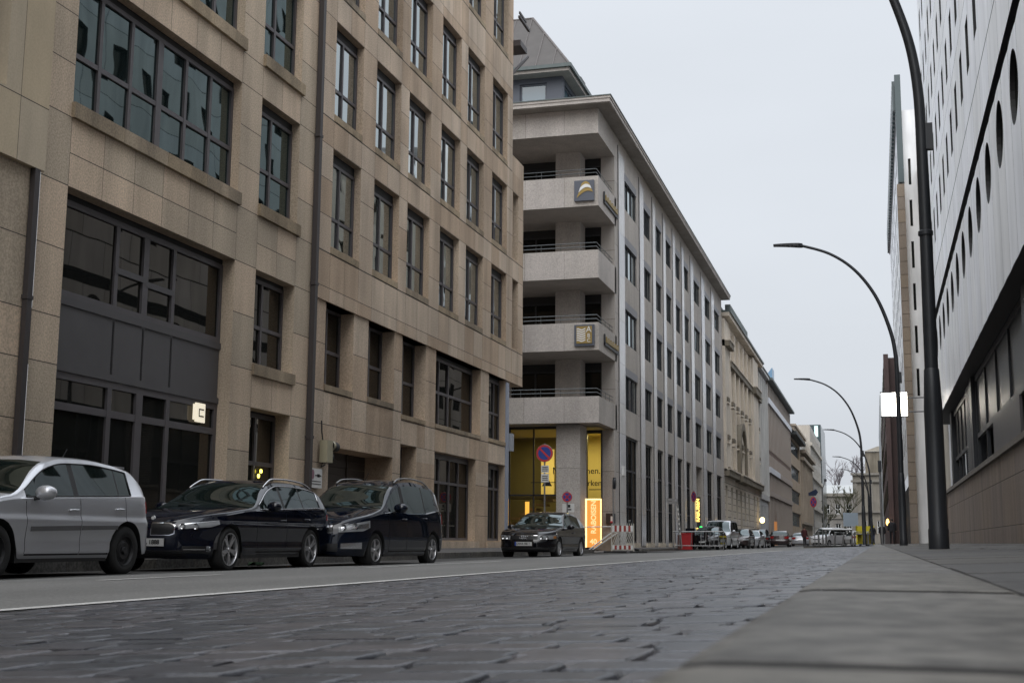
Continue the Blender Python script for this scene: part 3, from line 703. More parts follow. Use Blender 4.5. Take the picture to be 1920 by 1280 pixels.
# cornice
mb = MB(); mb.box(-40.0, -12.45, 61.95, 118.2, 22.705, 22.74, 0)
mb.box(-40, -12.42, 61.9, 118.25, 22.74, 22.92, 1); mb.box(-40, -12.38, 61.86, 118.3, 22.92, 23.05, 1); mb.box(-40, -12.34, 61.82, 118.3, 23.05, 23.10, 2)
mb.build('cornice', [M['sofB'], M['stoneB'], M['copper']], tB)
for k, (a, b_) in enumerate(WB):
    pl = MB(); gr = MB()
    lo = {0: 68.15, 1: 74.75, 2: 79.45, 3: 83.7, 4: 87.95, 5: 92.3, 6: 97.0, 7: 103.4, 8: 110.0}[k]
    for z0, z1 in ((.2, 2.0), (2.0, 4.1), (4.1, 6.25), (6.25, 7.9), (7.9, 10.1), (10.1, 12.5), (12.5, 15), (15, 17.4), (17.4, 19.6), (19.6, 22.0)):
        FB.box(pl, lo, a - .12, z0 + .006, z1 - .006, -.035, -.003, 0, random.uniform(-1, 1))
    pl_e = lo
    gr.box(-13.19, -13.17, lo - .28, lo - .2, .2, 22.3)
    pl.build('pilaster', [M['pilB']], tB); gr.build('groove', M['framedark'], tB)
for k, (a, b_) in enumerate(WB):
    for z0, z1 in ZR: bx_ = MB(); FB.box(bx_, a + .01, b_ - .01, z1 - .34, z1 + .10, -.02, .15); bx_.build('blind_box', M['blind'], tB)
for k, (a, b_) in enumerate(WB):
    for z0, z1 in ZR: window(tB, FB, a, b_, z0, z1 - .3, .07, (.33, .66), (), .07, mat='framedark', bars=5 if k == 0 else 4, glass='glass')
    if k != 6: window(tB, FB, a, b_, .36, 6.25, .12, (.33, .66), (.34, .68), .10, mat='framedark', glass='glassdark', name='shop_window')
for k, (a, b_) in enumerate(WB):
    if k != 6: sl = MB(); FB.box(sl, a, b_, .12, .37, -.12, .3, 0, .6); sl.build('sill', M['stoneC'], tB)
for z0, z1 in ((7.66, 9.85), (11.42, 13.6), (15.18, 17.35), (19.08, 21.25)):
    window(tB, FBR, -19.0, -16.35, z0 - 1.0, z1 + .12, .15, (.5,), (), .09, mat='framedark', glass='glassdark', name='balcony_door', top=.4)  # black top boxes put the shade under each slab into the colour
    window(tB, FBR, -22.5, -19.6, z0 - 1.0, z1 + .12, .15, (.5,), (), .09, mat='framedark', glass='glassdark', name='balcony_door', top=.4)
    window(tB, FBR, -15.0, -13.95, z0 - 1.0, z1 + .12, .15, (), (), .09, mat='framedark', glass='glassdark', name='balcony_door', top=.4)
    r_ = MB()
    for dz in (.22, .42):
        r_.tube([(-24, 62.8, z0 + dz - .02), (-13.32, 62.8, z0 + dz - .02), (-13.32, 66.9, z0 + dz - .02)], .022, 6)
    for x in np.arange(-23.6, -13.3, 1.05): r_.tube([(x, 62.8, z0 - .1), (x, 62.8, z0 + .42)], .014, 5)
    for y in (63.8, 64.9, 66): r_.tube([(-13.32, y, z0 - .1), (-13.32, y, z0 + .42)], .014, 5)
    r_.build('railing', M['rail'], tB)
# penthouse and hipped roof
mb = MB(); FPH = Fr('F', 66.0)
wall(mb, FPH, -24, -15.9, 23.1, 26.1, [(-20.1, -18.75, 24.4, 25.6, .15), (-18.35, -16.8, 24.4, 25.6, .15)], [], .15)
wall(mb, Fr('L', -15.9), 66, 112, 23.1, 26.1, [(66.5, 69.5, 23.6, 25.6, .15), (71, 74, 23.6, 25.6, .15)], [], .15)
mb.build('penthouse_wall', [M['signgrey'], M['joint']], tB)
sg = glassy('sky_glass', (.10, .16, .20), .03, .01)
M['sky_glass'] = sg
window(tB, FPH, -20.1, -18.75, 24.4, 25.6, .1, (), (), .1, glass='sky_glass', mat='signgrey'); window(tB, FPH, -18.35, -16.8, 24.4, 25.6, .1, (), (), .1, glass='sky_glass', mat='signgrey')
window(tB, Fr('L', -15.9), 66.5, 69.5, 23.6, 25.6, .1, (.5,), (), .1, glass='sky_glass', mat='signgrey')
mb = MB()
A_, B_, C_, D_ = (-25, 65.2, 26.25), (-15.3, 65.2, 26.25), (-15.3, 113, 26.25), (-25, 113, 26.25); E_, F_ = (-18.2, 68.2, 30.4), (-18.2, 108, 30.4); E2, F2 = (-22.0, 68.2, 30.4), (-22, 108, 30.4)
mb.quad(A_, B_, E_, E2); mb.quad(B_, C_, F_, E_); mb.quad(E_, F_, F2, E2); mb.quad(C_, D_, F2, F_); mb.quad(D_, A_, E2, F2)
def lerp(p, q, t): return tuple(p[i] + (q[i] - p[i]) * t for i in range(3))
for i in range(1, 10):
    p, q = lerp(A_, B_, i / 10), (lerp(A_, B_, i / 10)[0], 68.2, 30.4)
    xx = p[0]
    if xx > -18.2:
        t = (-15.3 - xx) / (-15.3 + 18.2); q = lerp(B_, E_, t)
    elif xx < -22: t = (xx + 25) / 3; q = lerp(A_, E2, t)
    mb.tube([(p[0], p[1], p[2] + .02), (q[0], q[1], q[2] + .02)], .035, 5, 1)
mb.tube([B_, E_], .07, 6, 1); mb.tube([E_, E2], .06, 6, 1); mb.tube([E_, F_], .06, 6, 1)
mb.box(-25.1, -15.2, 65.05, 113.1, 26.08, 26.28, 2); mb.box(-24.9, -15.35, 65.2, 113, 25.9, 26.08, 3)
for y in np.arange(70, 112, 3.6): mb.box(-16.9, -15.75, y, y + 1.2, 26.3, 27.3, 0)
mb.build('roof', [M['zinc'], simple('roof_seam', (.12, .105, .10), .6), M['copper'], M['stoneB']], tB)
# lobby: glazing, interior, lamps
clr = clear_glass('lobby_glass', (.95, .9, .6), .05)
g = MB(); g.quad((-24, 64.55, .12), (-15.56, 64.55, .12), (-15.56, 64.55, 6.3), (-24, 64.55, 6.3)); g.quad((-15.5, 64.75, .12), (-15.5, 66.55, .12), (-15.5, 66.55, 6.3), (-15.5, 64.75, 6.3))
g.quad((-15.5, 66.55, .12), (-13.84, 66.55, .12), (-13.84, 66.55, 6.3), (-15.5, 66.55, 6.3))
g.build('lobby_glazing', clr, tB)
f = MB()
for x in (-20.2, -18.35, -17.05, -15.62): f.box(x - .04, x + .04, 64.5, 64.6, .12, 6.3)
f.box(-24, -15.56, 64.5, 64.6, 2.75, 2.83); f.box(-24, -15.56, 64.48, 64.62, 6.2, 6.34); f.box(-14.86, -14.62, 66.4, 66.6, .12, 6.3); f.box(-13.9, -13.84, 66.46, 66.6, .12, 6.3); f.box(-15.5, -13.84, 66.48, 66.6, 6.1, 6.3)
f.build('lobby_frame', M['framedark'], tB)
oli = simple('olive_lobby_wall', (.15, .13, .065), .7, 0, .1, 1); yel = simple('yellow_lobby_wall', (.60, .51, .24), .7)
i_ = MB(); i_.quad((-24, 71, .12), (-16.4, 71, .12), (-16.4, 71, 6.3), (-24, 71, 6.3), 0); i_.quad((-16.4, 70.95, .12), (-13.62, 70.95, .12), (-13.62, 70.95, 6.3), (-16.4, 70.95, 6.3), 1)
i_.quad((-24, 64.6, .13), (-13.62, 64.6, .13), (-13.62, 71, .13), (-24, 71, .13), 2); i_.quad((-24, 64.6, 6.28), (-24, 71, 6.28), (-13.62, 71, 6.28), (-13.62, 64.6, 6.28), 1); i_.quad((-24, 64.6, .12), (-24, 71, .12), (-24, 71, 6.3), (-24, 64.6, 6.3), 0)
i_.quad((-13.62, 67.1, .12), (-13.62, 71, .12), (-13.62, 71, 6.3), (-13.62, 67.1, 6.3), 1)
i_.box(-22, -15.9, 68, 70, 2.75, 2.95, 0)
st = [(-21.5 + k * .45, .13 + k * .24) for k in range(11)]
for x, z in st: i_.box(x, x + .5, 66.4, 67.6, z, z + .12, 2)
i_.build('lobby_interior', [oli, yel, M['wood']], tB)
bm_ = MB(); bm_.box(-18.25, -17.5, 70.7, 70.85, 2.96, 5.6); bm_.build('lobby_wall_glow', emit('lobby_glow', (1.0, .80, .34), .15), tB)  # brighter stretch of the lobby wall, its light put in as glow
bm_ = MB(); bm_.box(-17.9, -17.7, 66.0, 66.1, .2, 2.5); bm_.box(-18.55, -18.42, 64.75, 64.85, .9, 2.6); bm_.build('orange_light_strip', emit('orange_glow', (1.0, .55, .13), 1.1), tB)
for x in (-17.5, -14.6):
    ld = bpy.data.lights.new('lobby_lamp', 'AREA'); ld.energy = 75 if x < -16 else 110; ld.size = 1.5; ld.color = (1, .88, .52)
    lo = bpy.data.objects.new('lobby_lamp', ld); COL.objects.link(lo); lo.location = (x, 68.3, 6.1)
tx = text('glass_lettering', 'N', .50, M['text_black'], tB, basis((-15.85, 64.5, 4.02), (1, 0, 0), (0, 0, 1)))
tx = text('glass_lettering', 'nen.', .46, M['text_black'], tB, basis((-13.93, 66.53, 4.12), (1, 0, 0), (0, 0, 1)), align='RIGHT', weight=.004)
for o_ in (tx,): pass
tx = text('glass_lettering', 'erken', .42, M['text_black'], tB, basis((-13.86, 66.53, 3.48), (1, 0, 0), (0, 0, 1)), align='RIGHT', weight=.004)
dl = MB(); dl.box(-17.2, -15.6, 64.47, 64.5, 3.42, 3.46); dl.poly([(-16.6, 64.46, 3.25), (-16.05, 64.46, 3.25), (-16.3, 64.46, 3.7)]); dl.box(-14.55, -13.86, 66.51, 66.54, 3.13, 3.17); dl.build('glass_decal', M['text_black'], tB)
# lit street number board beside the pillar
lt = thing('lit_sign', 'tall glowing orange sign reading RABOISEN 40 beside the lobby pillar', 'sign', (-13.85, 64.35, .15))
bd = MB(); bd.box(-.42, .42, 0, .12, 0, 2.45); bd.build('light_box', emit('amber_light', (.85, .34, .06), .65), lt)
bo = MB(); bo.box(-.42, .42, -.012, -.004, 2.38, 2.45); bo.box(-.42, -.34, -.012, -.004, 0, 2.38); bo.box(.36, .42, -.012, -.004, 0, 2.38); bo.build('bright_border', emit('amber_border', (1.0, .80, .38), 1.6), lt)
mt = emit('amber_letter', (1.0, .62, .30), .95)
text('lettering', 'RABOISEN', .36, mt, lt, basis((.02, -.02, 1.52), (0, 0, 1), (-1, 0, 0)), weight=.008); text('lettering', '40', .36, mt, lt, basis((0, -.02, .28), (1, 0, 0), (0, 0, 1)), weight=.008)
# letters in the far entrance
le = thing('lit_sign', 'glowing yellow upright letters RABOISEN at the brown entrance of the granite building', 'sign', (-13.08, 98.55, .1))
gl_ = emit('letter_glow', (1.0, .68, .16), 2.2)
text('lettering', 'RABOISEN', .38, gl_, le, basis((0, 0, 2.75), (0, 0, 1), (-1, 0, 0)), .02, weight=.010)
text('lettering', '2', .38, gl_, le, basis((0, 0, 1.35), (0, 0, 1), (-1, 0, 0)), .02, weight=.010)
bk_ = MB(); bk_.box(-.2, .2, .03, .09, 1.1, 3.75); bk_.build('back_plate', M['framedark'], le)
e_ = MB(); e_.box(-14.9, -14.8, 98.67, 102.3, .1, 6.25); e_.build('entrance_door', simple('warm_oak', (.18, .085, .035), .6), tB)
# wall emblems
def emblem(name, label, z, kind):
    t = thing(name, label, 'sign', (-13.9, 62.68, z))
    p = MB(); p.box(-.54, .50, -.12, 0, -.54, .54); p.build('plate', M['signgrey'], t)
    if kind == 'hat':
        h = MB(); pts = [(-.30, -.33)] 
        top = [(-.22, .02), (-.05, .38), (.2, .36), (.36, -.1)]
        def arcs(n=10):
            lo = [(-.34 + .72 * i / n, -.33 + .30 * math.sin(math.pi * (i / n) * .72)) for i in range(n + 1)]
            return lo
        lo = arcs()
        for i in range(10):
            x0, z0 = lo[i]; x1, z1 = lo[i + 1]
            for (u0, u1, mi) in ((0, .38, 0), (.38, .72, 1), (.72, 1, 0)):
                def pt(x, z, u, k):
                    tx = -.12 + .34 * k; tz = .30 + .1 * math.sin(math.pi * k); return (1.2 * (x + (tx - x) * u), -.125 - .02 * (mi + 1), 1.2 * (z + (tz - z) * u))
                h.quad(pt(x0, z0, u0, i / 10), pt(x1, z1, u0, (i + 1) / 10), pt(x1, z1, u1, (i + 1) / 10), pt(x0, z0, u1, i / 10), mi)
        h.build('hat_emblem', [M['gold'], M['white']], t)
    else:
        b2 = MB(); b2.box(-.42, .38, -.15, -.12, -.42, .46); b2.build('gold_field', M['gold'], t)
        w = MB()
        for k in range(6):
            zz = .30 - k * .115
            for i in range(8):
                xa, xb = -.40 + i * .056, -.40 + (i + 1) * .056
                f1 = .035 * math.sin(2 * math.pi * i / 7 + .6); f2 = .035 * math.sin(2 * math.pi * (i + 1) / 7 + .6)
                w.quad((xa, -.155, zz + f1 - .035), (xb, -.155, zz + f2 - .035), (xb, -.155, zz + f2 + .03), (xa, -.155, zz + f1 + .03))
        w.build('wave_emblem', M['white'], t)
        for ch, zz, s_ in (('A', .28, .42), ('B', -.03, .28), ('C', -.28, .28)):
            text('lettering', ch, s_, M['white'], t, basis((.22, -.155, zz), (1, 0, 0), (0, 0, 1)))
    # name bar on the return of the parapet, letters proud of a dark rail
    r_ = MB(); r_.box(.73, .78, 1.2, 4.9, -.34, -.18); r_.box(.72, .80, 1.2, 1.3, -.3, .25)
    for i in range(16):
        y = 1.5 + i * .20; r_.box(.76, .82, y, y + .14, -.16, .06 + (.08 if i % 3 == 0 else 0), 1)
    r_.build('name_bar', [M['framedark'], M['gold']], t)
    return t
emblem('wall_emblem', 'square blue-grey plate with a white and gold cap emblem on the top loggia parapet', 18.3, 'hat')
emblem('wall_emblem', 'square grey plate with white waves and letters A B C on a middle loggia parapet', 10.75, 'abc')

# ================================================================== further buildings on the left
def shell(mb, x0, x1, y0, y1, z0, z1, front=False, mi=0, back=True):
    """closing faces of a block whose street front (x1) is built separately"""
    if front: mb.quad((x1, y0, z0), (x1, y1, z0), (x1, y1, z1), (x1, y0, z1), mi)
    mb.quad((x0, y0, z0), (x1, y0, z0), (x1, y0, z1), (x0, y0, z1), mi); mb.quad((x1, y1, z0), (x0, y1, z0), (x0, y1, z1), (x1, y1, z1), mi)
    mb.quad((x0, y1, z0), (x0, y0, z0), (x0, y0, z1), (x0, y1, z1), mi); mb.quad((x0, y0, z1), (x1, y0, z1), (x1, y1, z1), (x0, y1, z1), mi)
FC = Fr('L', -13.2)
# --- C: cream sandstone with arch and cornices
tC = bldg('office_building', 'cream sandstone building with a big dark arch and weathered cornices', (-14, 136, .1))
mb = MB(); ops = []; jo = []
cols = [119.6, 124.2, 128.6, 132.8, 137.0, 141.2, 147.6, 152.0]
for k, y in enumerate(cols):
    w = .75 if k not in (2, 3, 4) else .6
    for z0, z1 in ((17.9, 20.3), (13.9, 16.5), (10.4, 13.1)) + (((7.0, 9.4),) if k not in (2, 3) else ()): ops.append((y - w, y + w, z0, z1, .35))
    ops.append((y - .8, y + .8, 2.6 if k % 3 else .2, 5.6, .5)); ops.append((y - .4, y + .4, .5, 1.4, .3))
for z in np.arange(.9, 6.6, .62): jo.append(hj(117.95, 155, z, .05))
wall(mb, FC, 117.95, 155, 0, 21.2, ops, jo); shell(mb, -40, -13.2, 117.95, 155, 0, 21.2)
for y0, y1, d in ((117.95, 121.6, .25), (144.2, 150.4, .45)):
    FC.box(mb, y0, y1, 6.9, 21.0, -d, -.002)
for y in (121.9, 126.4, 130.6, 134.9, 139.1, 143.3): FC.box(mb, y - .28, y + .28, 7.1, 20.6, -.3, -.002)
mb.build('wall', [M['stoneC'], M['joint']], tC)
c_ = MB()
for y0, y1, z0, z1, d in ((117.95, 155.2, 6.45, 7.0, .5), (122, 156, 17.0, 17.5, .4), (144.0, 150.8, 16.9, 17.6, .8), (117.95, 122, 18.4, 18.9, .7), (127.5, 137, 6.3, 6.9, .8)):
    FC.box(c_, y0, y1, z0, z1, -d, -.003, 0)
    FC.box(c_, y0, y1, z1 + .002, z1 + .1, -d - .1, -.003, 1)
c_.build('cornice', [M['mossy'], M['stoneC']], tC)
c_ = MB(); FC.box(c_, 117.95, 155, 21.2, 21.55, -.7, .5, 0); FC.box(c_, 117.95, 155, 21.55, 21.75, -.85, .5, 1)
for k in range(18): FC.box(c_, 118.2 + k * .95, 118.7 + k * .95, 21.76, 22.3, -.8, -.3, 1)
FC.box(c_, 117.95, 155, 21.76, 24.5, 1.5, 9, 2)
c_.build('eaves', [M['stoneC'], M['copper'], M['slate']], tC)
a_ = MB()
def arch(mb, fr, yc, zc, r0, r1, d0, d1, zb, mi=0, n=14):
    pts = [(yc + math.cos(math.pi * i / n), i) for i in range(n + 1)]
    def ring(r): return [(yc + r * math.cos(math.pi - math.pi * i / n), zc + r * math.sin(math.pi * i / n)) for i in range(n + 1)]
    o, i_ = [(yc - r1, zb)] + ring(r1) + [(yc + r1, zb)], [(yc - r0, zb)] + ring(r0) + [(yc + r0, zb)]
    for k in range(len(o) - 1):
        P = lambda p, d: fr(p[0], p[1], d)
        mb.quad(P(i_[k], d0), P(i_[k + 1], d0), P(o[k + 1], d0), P(o[k], d0), mi)
        mb.quad(P(o[k], d0), P(o[k + 1], d0), P(o[k + 1], d1), P(o[k], d1), mi)
        mb.quad(P(i_[k + 1], d0), P(i_[k], d0), P(i_[k], d1), P(i_[k + 1], d1), mi)
arch(a_, FC, 131.5, 9.0, 2.7, 3.4, -.55, 0, 7.0); arch(a_, FC, 131.5, 8.6, 1.9, 2.6, -.3, 0, 7.0, 1)
a_.build('arch', [M['mossy'], M['stoneC']], tC)
d_ = MB(); pts = [FC(131.5 + 1.95 * math.cos(math.pi * i / 14), 8.6 + 1.95 * math.sin(math.pi * i / 14), -.02) for i in range(15)] ; d_.poly([FC(133.45, 7, -.02)] + pts + [FC(129.55, 7, -.02)]); d_.build('arch_window', M['glassdark'], tC)
for k, y in enumerate(cols):
    for z in (13.4, 9.9, 6.95):
        if z > 7 or k not in (2, 3): b_ = MB(); FC.box(b_, y - .8, y + .8, z, z + .35, -.38, -.004); b_.build('sill', M['mossy'], tC)
    for z in (13.15, 9.45): b_ = MB(); FC.box(b_, y - .9, y + .9, z, z + .15, -.4, -.004); b_.build('lintel', M['stoneC'], tC)
for o_ in ops: window(tC, FC, *o_[:4], o_[4] - .05, (.5,), (.65,), .08, mat='framedark', glass='glassdark', tilt=False)
lw = MB(); lw.lathe([(0, -.35), (.22, -.25), (.3, 0), (.22, .25), (0, .35)], 12); 
o_ = lw.build('wall_lamp', emit('lamp_glow', (1.0, .72, .3), 5), None, (-12.7, 151.5, 3.0), True); tag(o_, 'small glowing wall lamp on the far end of the cream sandstone building', 'lamp')
# --- D: pale render with tall narrow openings
tD = bldg('office_building', 'narrow pale grey building with tall arched slits beside the cream sandstone one', (-14, 161, .1))
mb = MB(); ops = []; 
for y in (156.7, 159.3, 161.9, 164.5): ops += [(y - .55, y + .55, 16.7, 20.2, .3), (y - .55, y + .55, 12.0, 15.6, .3), (y - .55, y + .55, 7.6, 11.2, .3)]
for y in (156.3, 158.6, 160.9, 163.2, 165.4): ops += [(y - .5, y + .5, 3.4, 4.9, .3)]
wall(mb, FC, 155.0, 167, 0, 21.1, ops, []); shell(mb, -40, -13.2, 155, 167, 0, 21.1)
FC.box(mb, 155.05, 167, 5.6, 6.2, -.2, -.002)
for y in (155.3, 158, 160.6, 163.2, 166.6): FC.box(mb, y - .2, y + .2, 6.2, 20.6, -.25, -.002)
for y in (156.7, 159.3, 161.9, 164.5): arch(mb, FC, y, 20.0, .3, .57, -.03, .2, 19.6)
mb.build('wall', [M['stoneD'], M['joint']], tD)
c_ = MB(); FC.box(c_, 155.02, 167, 21.1, 21.5, -.5, .4); FC.box(c_, 155.02, 167, 21.5, 21.62, -.6, .4, 1)
for k in range(9): FC.box(c_, 156 + k * 1.25, 156.5 + k * 1.25, 21.62, 22.5, .3, .8, 1)
c_.build('cornice', [M['stoneD'], M['copper']], tD)
for o_ in ops: window(tD, FC, *o_[:4], .25, (), (.5,), .08, mat='frame', glass='glassdark', tilt=False)
# --- E: brown slab with vertical fins and white bands
tE = bldg('office_building', 'brown office slab striped with vertical fins and broken by white bands', (-14, 190, .1))
mb = MB(); FC.quad(mb, 167, 213, 0, 21.2, 0, 0); shell(mb, -40, -13.2, 167, 213, 0, 21.2)
mb.build('wall', M['brownE'], tE)
f_ = MB(); y = 167.8
while y < 212.6:
    for z0, z1 in ((18.99, 21.0), (12.35, 18.15), (10.06, 11.7), (7.0, 9.3), (.2, 6.3)): FC.box(f_, y - .42, y + .42, z0, z1, -.22, -.002)
    y += 2.45
f_.build('fins', M['finE'], tE)
g_ = MB(); y = 167.8
while y < 212:
    for z0, z1 in ((19.2, 20.7), (16.5, 17.7), (13.2, 14.6), (7.4, 8.9), (3.6, 5.6)): g_ = MB(); FC.box(g_, y + .5, y + 1.95, z0, z1, -.05, -.002); g_.build('window', M['glassdark'], tE)
    y += 2.45
b_ = MB(); FC.box(b_, 167, 213, 18.2, 18.95, -.4, -.001); FC.box(b_, 167, 213, 6.35, 7.0, -.35, -.001, 1); FC.box(b_, 167, 185, 9.32, 10.05, -.4, -.001); FC.box(b_, 185, 213, 9.32, 10.05, -.35, -.001, 1); FC.box(b_, 167, 213.3, 21.2, 21.5, -.9, 1, 2); FC.box(b_, 176, 178.5, .2, 4.5, -.35, -.301, 1)
b_.build('band', [M['bandE'], M['finE'], M['copper']], tE)
d_ = MB(); FC.box(d_, 174.5, 176.6, .1, 3.2, -.36, -.001); d_.build('entrance_door', emit('warm_doorway', (.50, .20, .06), .5), tE)
# --- F: ochre with ribbon windows under a dark roof
tF = bldg('office_building', 'ochre building with ribbon windows under an overhanging dark roof', (-14, 229, .1))
mb = MB(); ops = [(215.5, 240, z, z + 2.3, .4) for z in (15.2, 11.0, 7.0, 3.2)]
wall(mb, FC, 213.6, 243, 0, 18.0, ops, []); shell(mb, -40, -13.2, 213.6, 243, 0, 18.0); mb.build('wall', [M['stoneF'], M['joint']], tF)
for o_ in ops: window(tF, FC, *o_[:4], .3, tuple(i / 8 for i in range(1, 8)), (), .35, mat='framedark', glass='sky_glass', tilt=False)
r_ = MB(); FC.box(r_, 213.6, 243, 18.0, 18.5, -1.1, 1, 0); r_.quad((-12.4, 213.4, 18.5), (-12.4, 243, 18.5), (-17, 243, 22.5), (-17, 213.4, 22.5)); r_.quad((-17, 213.4, 22.5), (-17, 243, 22.5), (-30, 243, 22.5), (-30, 213.4, 22.5)); r_.poly([(-12.4, 213.4, 18.5), (-17, 213.4, 22.5), (-30, 213.4, 22.5), (-30, 213.4, 18.5)])
r_.build('roof', M['slate'], tF)
# red-brown gable roof behind it
tF2 = bldg('house', 'house with a steep reddish tiled roof rising behind the ochre building', (-20, 232, .1))
mb = MB(); mb.box(-30, -15.0, 222, 244, 0, 23, 0); mb.poly([(-15, 221.8, 23), (-20, 221.8, 29.5), (-28, 221.8, 29.5), (-30, 221.8, 23)], 1); mb.quad((-14.8, 221.8, 23), (-14.8, 244, 23), (-20, 244, 29.5), (-20, 221.8, 29.5), 1); mb.quad((-20, 221.8, 29.5), (-20, 244, 29.5), (-28, 244, 29.5), (-28, 221.8, 29.5), 1)
mb.build('wall', [M['stoneG'], M['tile']], tF2)
ch = MB(); ch.box(-20, -18.8, 223, 224.5, 28, 31); ch.build('chimney', M['finE'], tF2); ch = MB(); ch.box(-21.5, -20.4, 226, 227, 29, 31.2); ch.build('chimney', M['finE'], tF2)
# --- G: grey-brown stone with a stepped attic
tG = bldg('office_building', 'grey brown stone building with a heavy cornice and a glazed attic', (-14, 263, .1))
mb = MB(); ops = []
for k in range(8):
    y = 245.5 + k * 4.7
    for z in (12.6, 9.0, 5.4): ops.append((y, y + 1.9, z, z + 2.4, .4))
    ops.append((y, y + 2.6, .5, 3.6, .4))
wall(mb, FC, 243.2, 283, 0, 17.2, ops, []); shell(mb, -40, -13.2, 243.2, 283, 0, 17.2)
for k in range(9): FC.box(mb, 244.4 + k * 4.7 - .5, 244.4 + k * 4.7 + .5, 4.2, 15.6, -.35, -.002)
FC.box(mb, 243.2, 283, 3.9, 4.3, -.4, -.002); FC.box(mb, 243.2, 283, 15.6, 16.2, -.7, -.002); FC.box(mb, 243.0, 283, 16.9, 17.5, -1.1, .3)
mb.box(-30, -14.2, 244, 282, 17.5, 22.0); mb.box(-30, -13.9, 243.8, 282, 22.0, 22.4)
mb.build('wall', [M['stoneG'], M['joint']], tG)
for o_ in ops: window(tG, FC, *o_[:4], .35, (.5,), (), .15, mat='framedark', glass='glassdark', tilt=False)
g_ = MB(); FG = Fr('L', -14.2)
for k in range(8): g_ = MB(); FG.box(g_, 246 + k * 4.5, 248.8 + k * 4.5, 18.4, 20.8, -.05, -.002); g_.build('attic_window', M['sky_glass'], tG)
g_ = MB(); g_.box(-19, -16, 243.9, 243.98, 18.5, 21); g_.build('attic_window', M['sky_glass'], tG)
# --- H: light concrete grid, and I: dark teal glass
tH = bldg('office_building', 'long light concrete building with rows of small square windows', (-14, 310, .1))
mb = MB(); ops = []
for k in range(14):
    for z in (22.4, 19.0, 15.6, 12.2, 8.8, 5.4, 2.0): ops.append((285 + k * 3.7, 286.6 + k * 3.7, z, z + 1.9, .4))
wall(mb, FC, 283.2, 337, 0, 25.6, ops, []); shell(mb, -40, -13.2, 283.2, 337, 0, 25.6)
for z in (21.2, 14.4, 7.6): FC.box(mb, 283.2, 337, z, z + .7, -.4, -.002)
mb.build('wall', [M['stoneH'], M['joint']], tH)
for o_ in ops: window(tH, FC, *o_[:4], .3, (), (), .12, mat='framedark', glass='glassdark', tilt=False)
tI = bldg('office_building', 'dark teal glass office block with lit slots at the end of the left row', (-14, 350, .1))
mb = MB(); mb.box(-30, -13.0, 338, 366, 0, 30.5); mb.build('wall', M['tealI'], tI)
g_ = MB()
for k in range(8): g_.box(-14.6, -13.7, 337.85, 337.99, 1.5 + k * 3.7, 4.3 + k * 3.7)
for k in range(8): g_.box(-18.5, -16, 337.85, 337.99, 1.5 + k * 3.7, 4.3 + k * 3.7, 1)
g_.build('window', [emit('pale_slot', (.55, .75, .72), .8), M['sky_glass']], tI)
# blue pointed spire behind the roofs
tS = bldg('spire', 'slender blue glass spire showing above the roofs of the left row', (-24, 300, .1), cat='spire')
mb = MB(); x0, x1, y0, y1 = -25.6, -22.15, 300, 306
mb.quad((x0, y0, 0), (x1, y0, 0), (x1, y0, 40.6), (x0, y0, 36)); mb.quad((x1, y0, 0), (x1, y1, 0), (x1, y1, 40.6), (x1, y0, 40.6)); mb.quad((x1, y1, 0), (x0, y1, 0), (x0, y1, 36), (x1, y1, 40.6)); mb.quad((x0, y1, 0), (x0, y0, 0), (x0, y0, 36), (x0, y1, 36)); mb.quad((x0, y0, 36), (x1, y0, 40.6), (x1, y1, 40.6), (x0, y1, 36))
mb.build('glass_body', simple('blue_glass', (.13, .24, .36), .3), tS)

# ================================================================== end of the street
tX = bldg('museum', 'low limestone building with a bright glass roof closing the end of the street', (-10, 420, .1))
FX = Fr('F', 420); mb = MB(); ops = []
for k in range(9): ops += [(-19 + k * 3.3, -17.4 + k * 3.3, 9.5, 12.5, .4), (-19 + k * 3.3, -17.4 + k * 3.3, 3.5, 6.5, .4)]
wall(mb, FX, -40, 3, 0, 15.8, ops, [])
mb.box(-40.3, 3, 419.4, 419.99, 15.0, 16.0); mb.box(-40, 3, 419.6, 419.99, 8.0, 8.5); mb.quad((-40, 420, 15.9), (3, 420, 15.9), (3, 445, 15.9), (-40, 445, 15.9))
mb.build('wall', [M['far'], M['joint']], tX)
for o_ in ops: window(tX, FX, *o_[:4], .3, (.5,), (.5,), .14, mat='white', glass='glassdark', tilt=False)
r_ = MB(); r_.box(-40, -3.8, 421, 440, 16.0, 18.6); r_.build('glass_roof', simple('milky_roof_glass', (.75, .78, .80), .2), tX)
tX2 = bldg('museum', 'taller limestone block with a dark attic and white sash windows at the street end', (2, 380, .1))
FX2 = Fr('F', 380); mb = MB(); ops = [(.2, 1.6, 3.2, 6.8, .3), (3.6, 5.0, 3.2, 6.8, .3), (6.6, 8.0, 3.2, 6.8, .3), (-4, -2.6, 3.2, 6.8, .3)]
wall(mb, FX2, -6.2, 22, 0, 20.2, ops, [])
for z in (9, 17.6, 19.6): mb.box(-6.7, 22, 379.3, 379.99, z, z + .6)
for x in (-5.6, -1.2, 2.6, 6.0): mb.box(x - .5, x + .5, 379.6, 379.98, 9.6, 17.5)
mb.quad((-6.2, 400, 0), (-6.2, 380, 0), (-6.2, 380, 20.2), (-6.2, 400, 20.2)); mb.quad((-6.2, 380, 20.2), (22, 380, 20.2), (22, 400, 20.2), (-6.2, 400, 20.2))
mb.build('wall', [M['far'], M['joint']], tX2)
r_ = MB(); r_.box(-2.6, 18, 383, 398, 20.2, 26.5); r_.quad((-3, 382.6, 26.5), (18, 382.6, 26.5), (14, 390, 28.5), (1, 390, 28.5)); r_.build('attic', M['mossy'], tX2)
for o_ in ops: window(tX2, FX2, *o_[:4], .2, (.5,), (.5,), .16, mat='white', glass='glassdark', tilt=False)

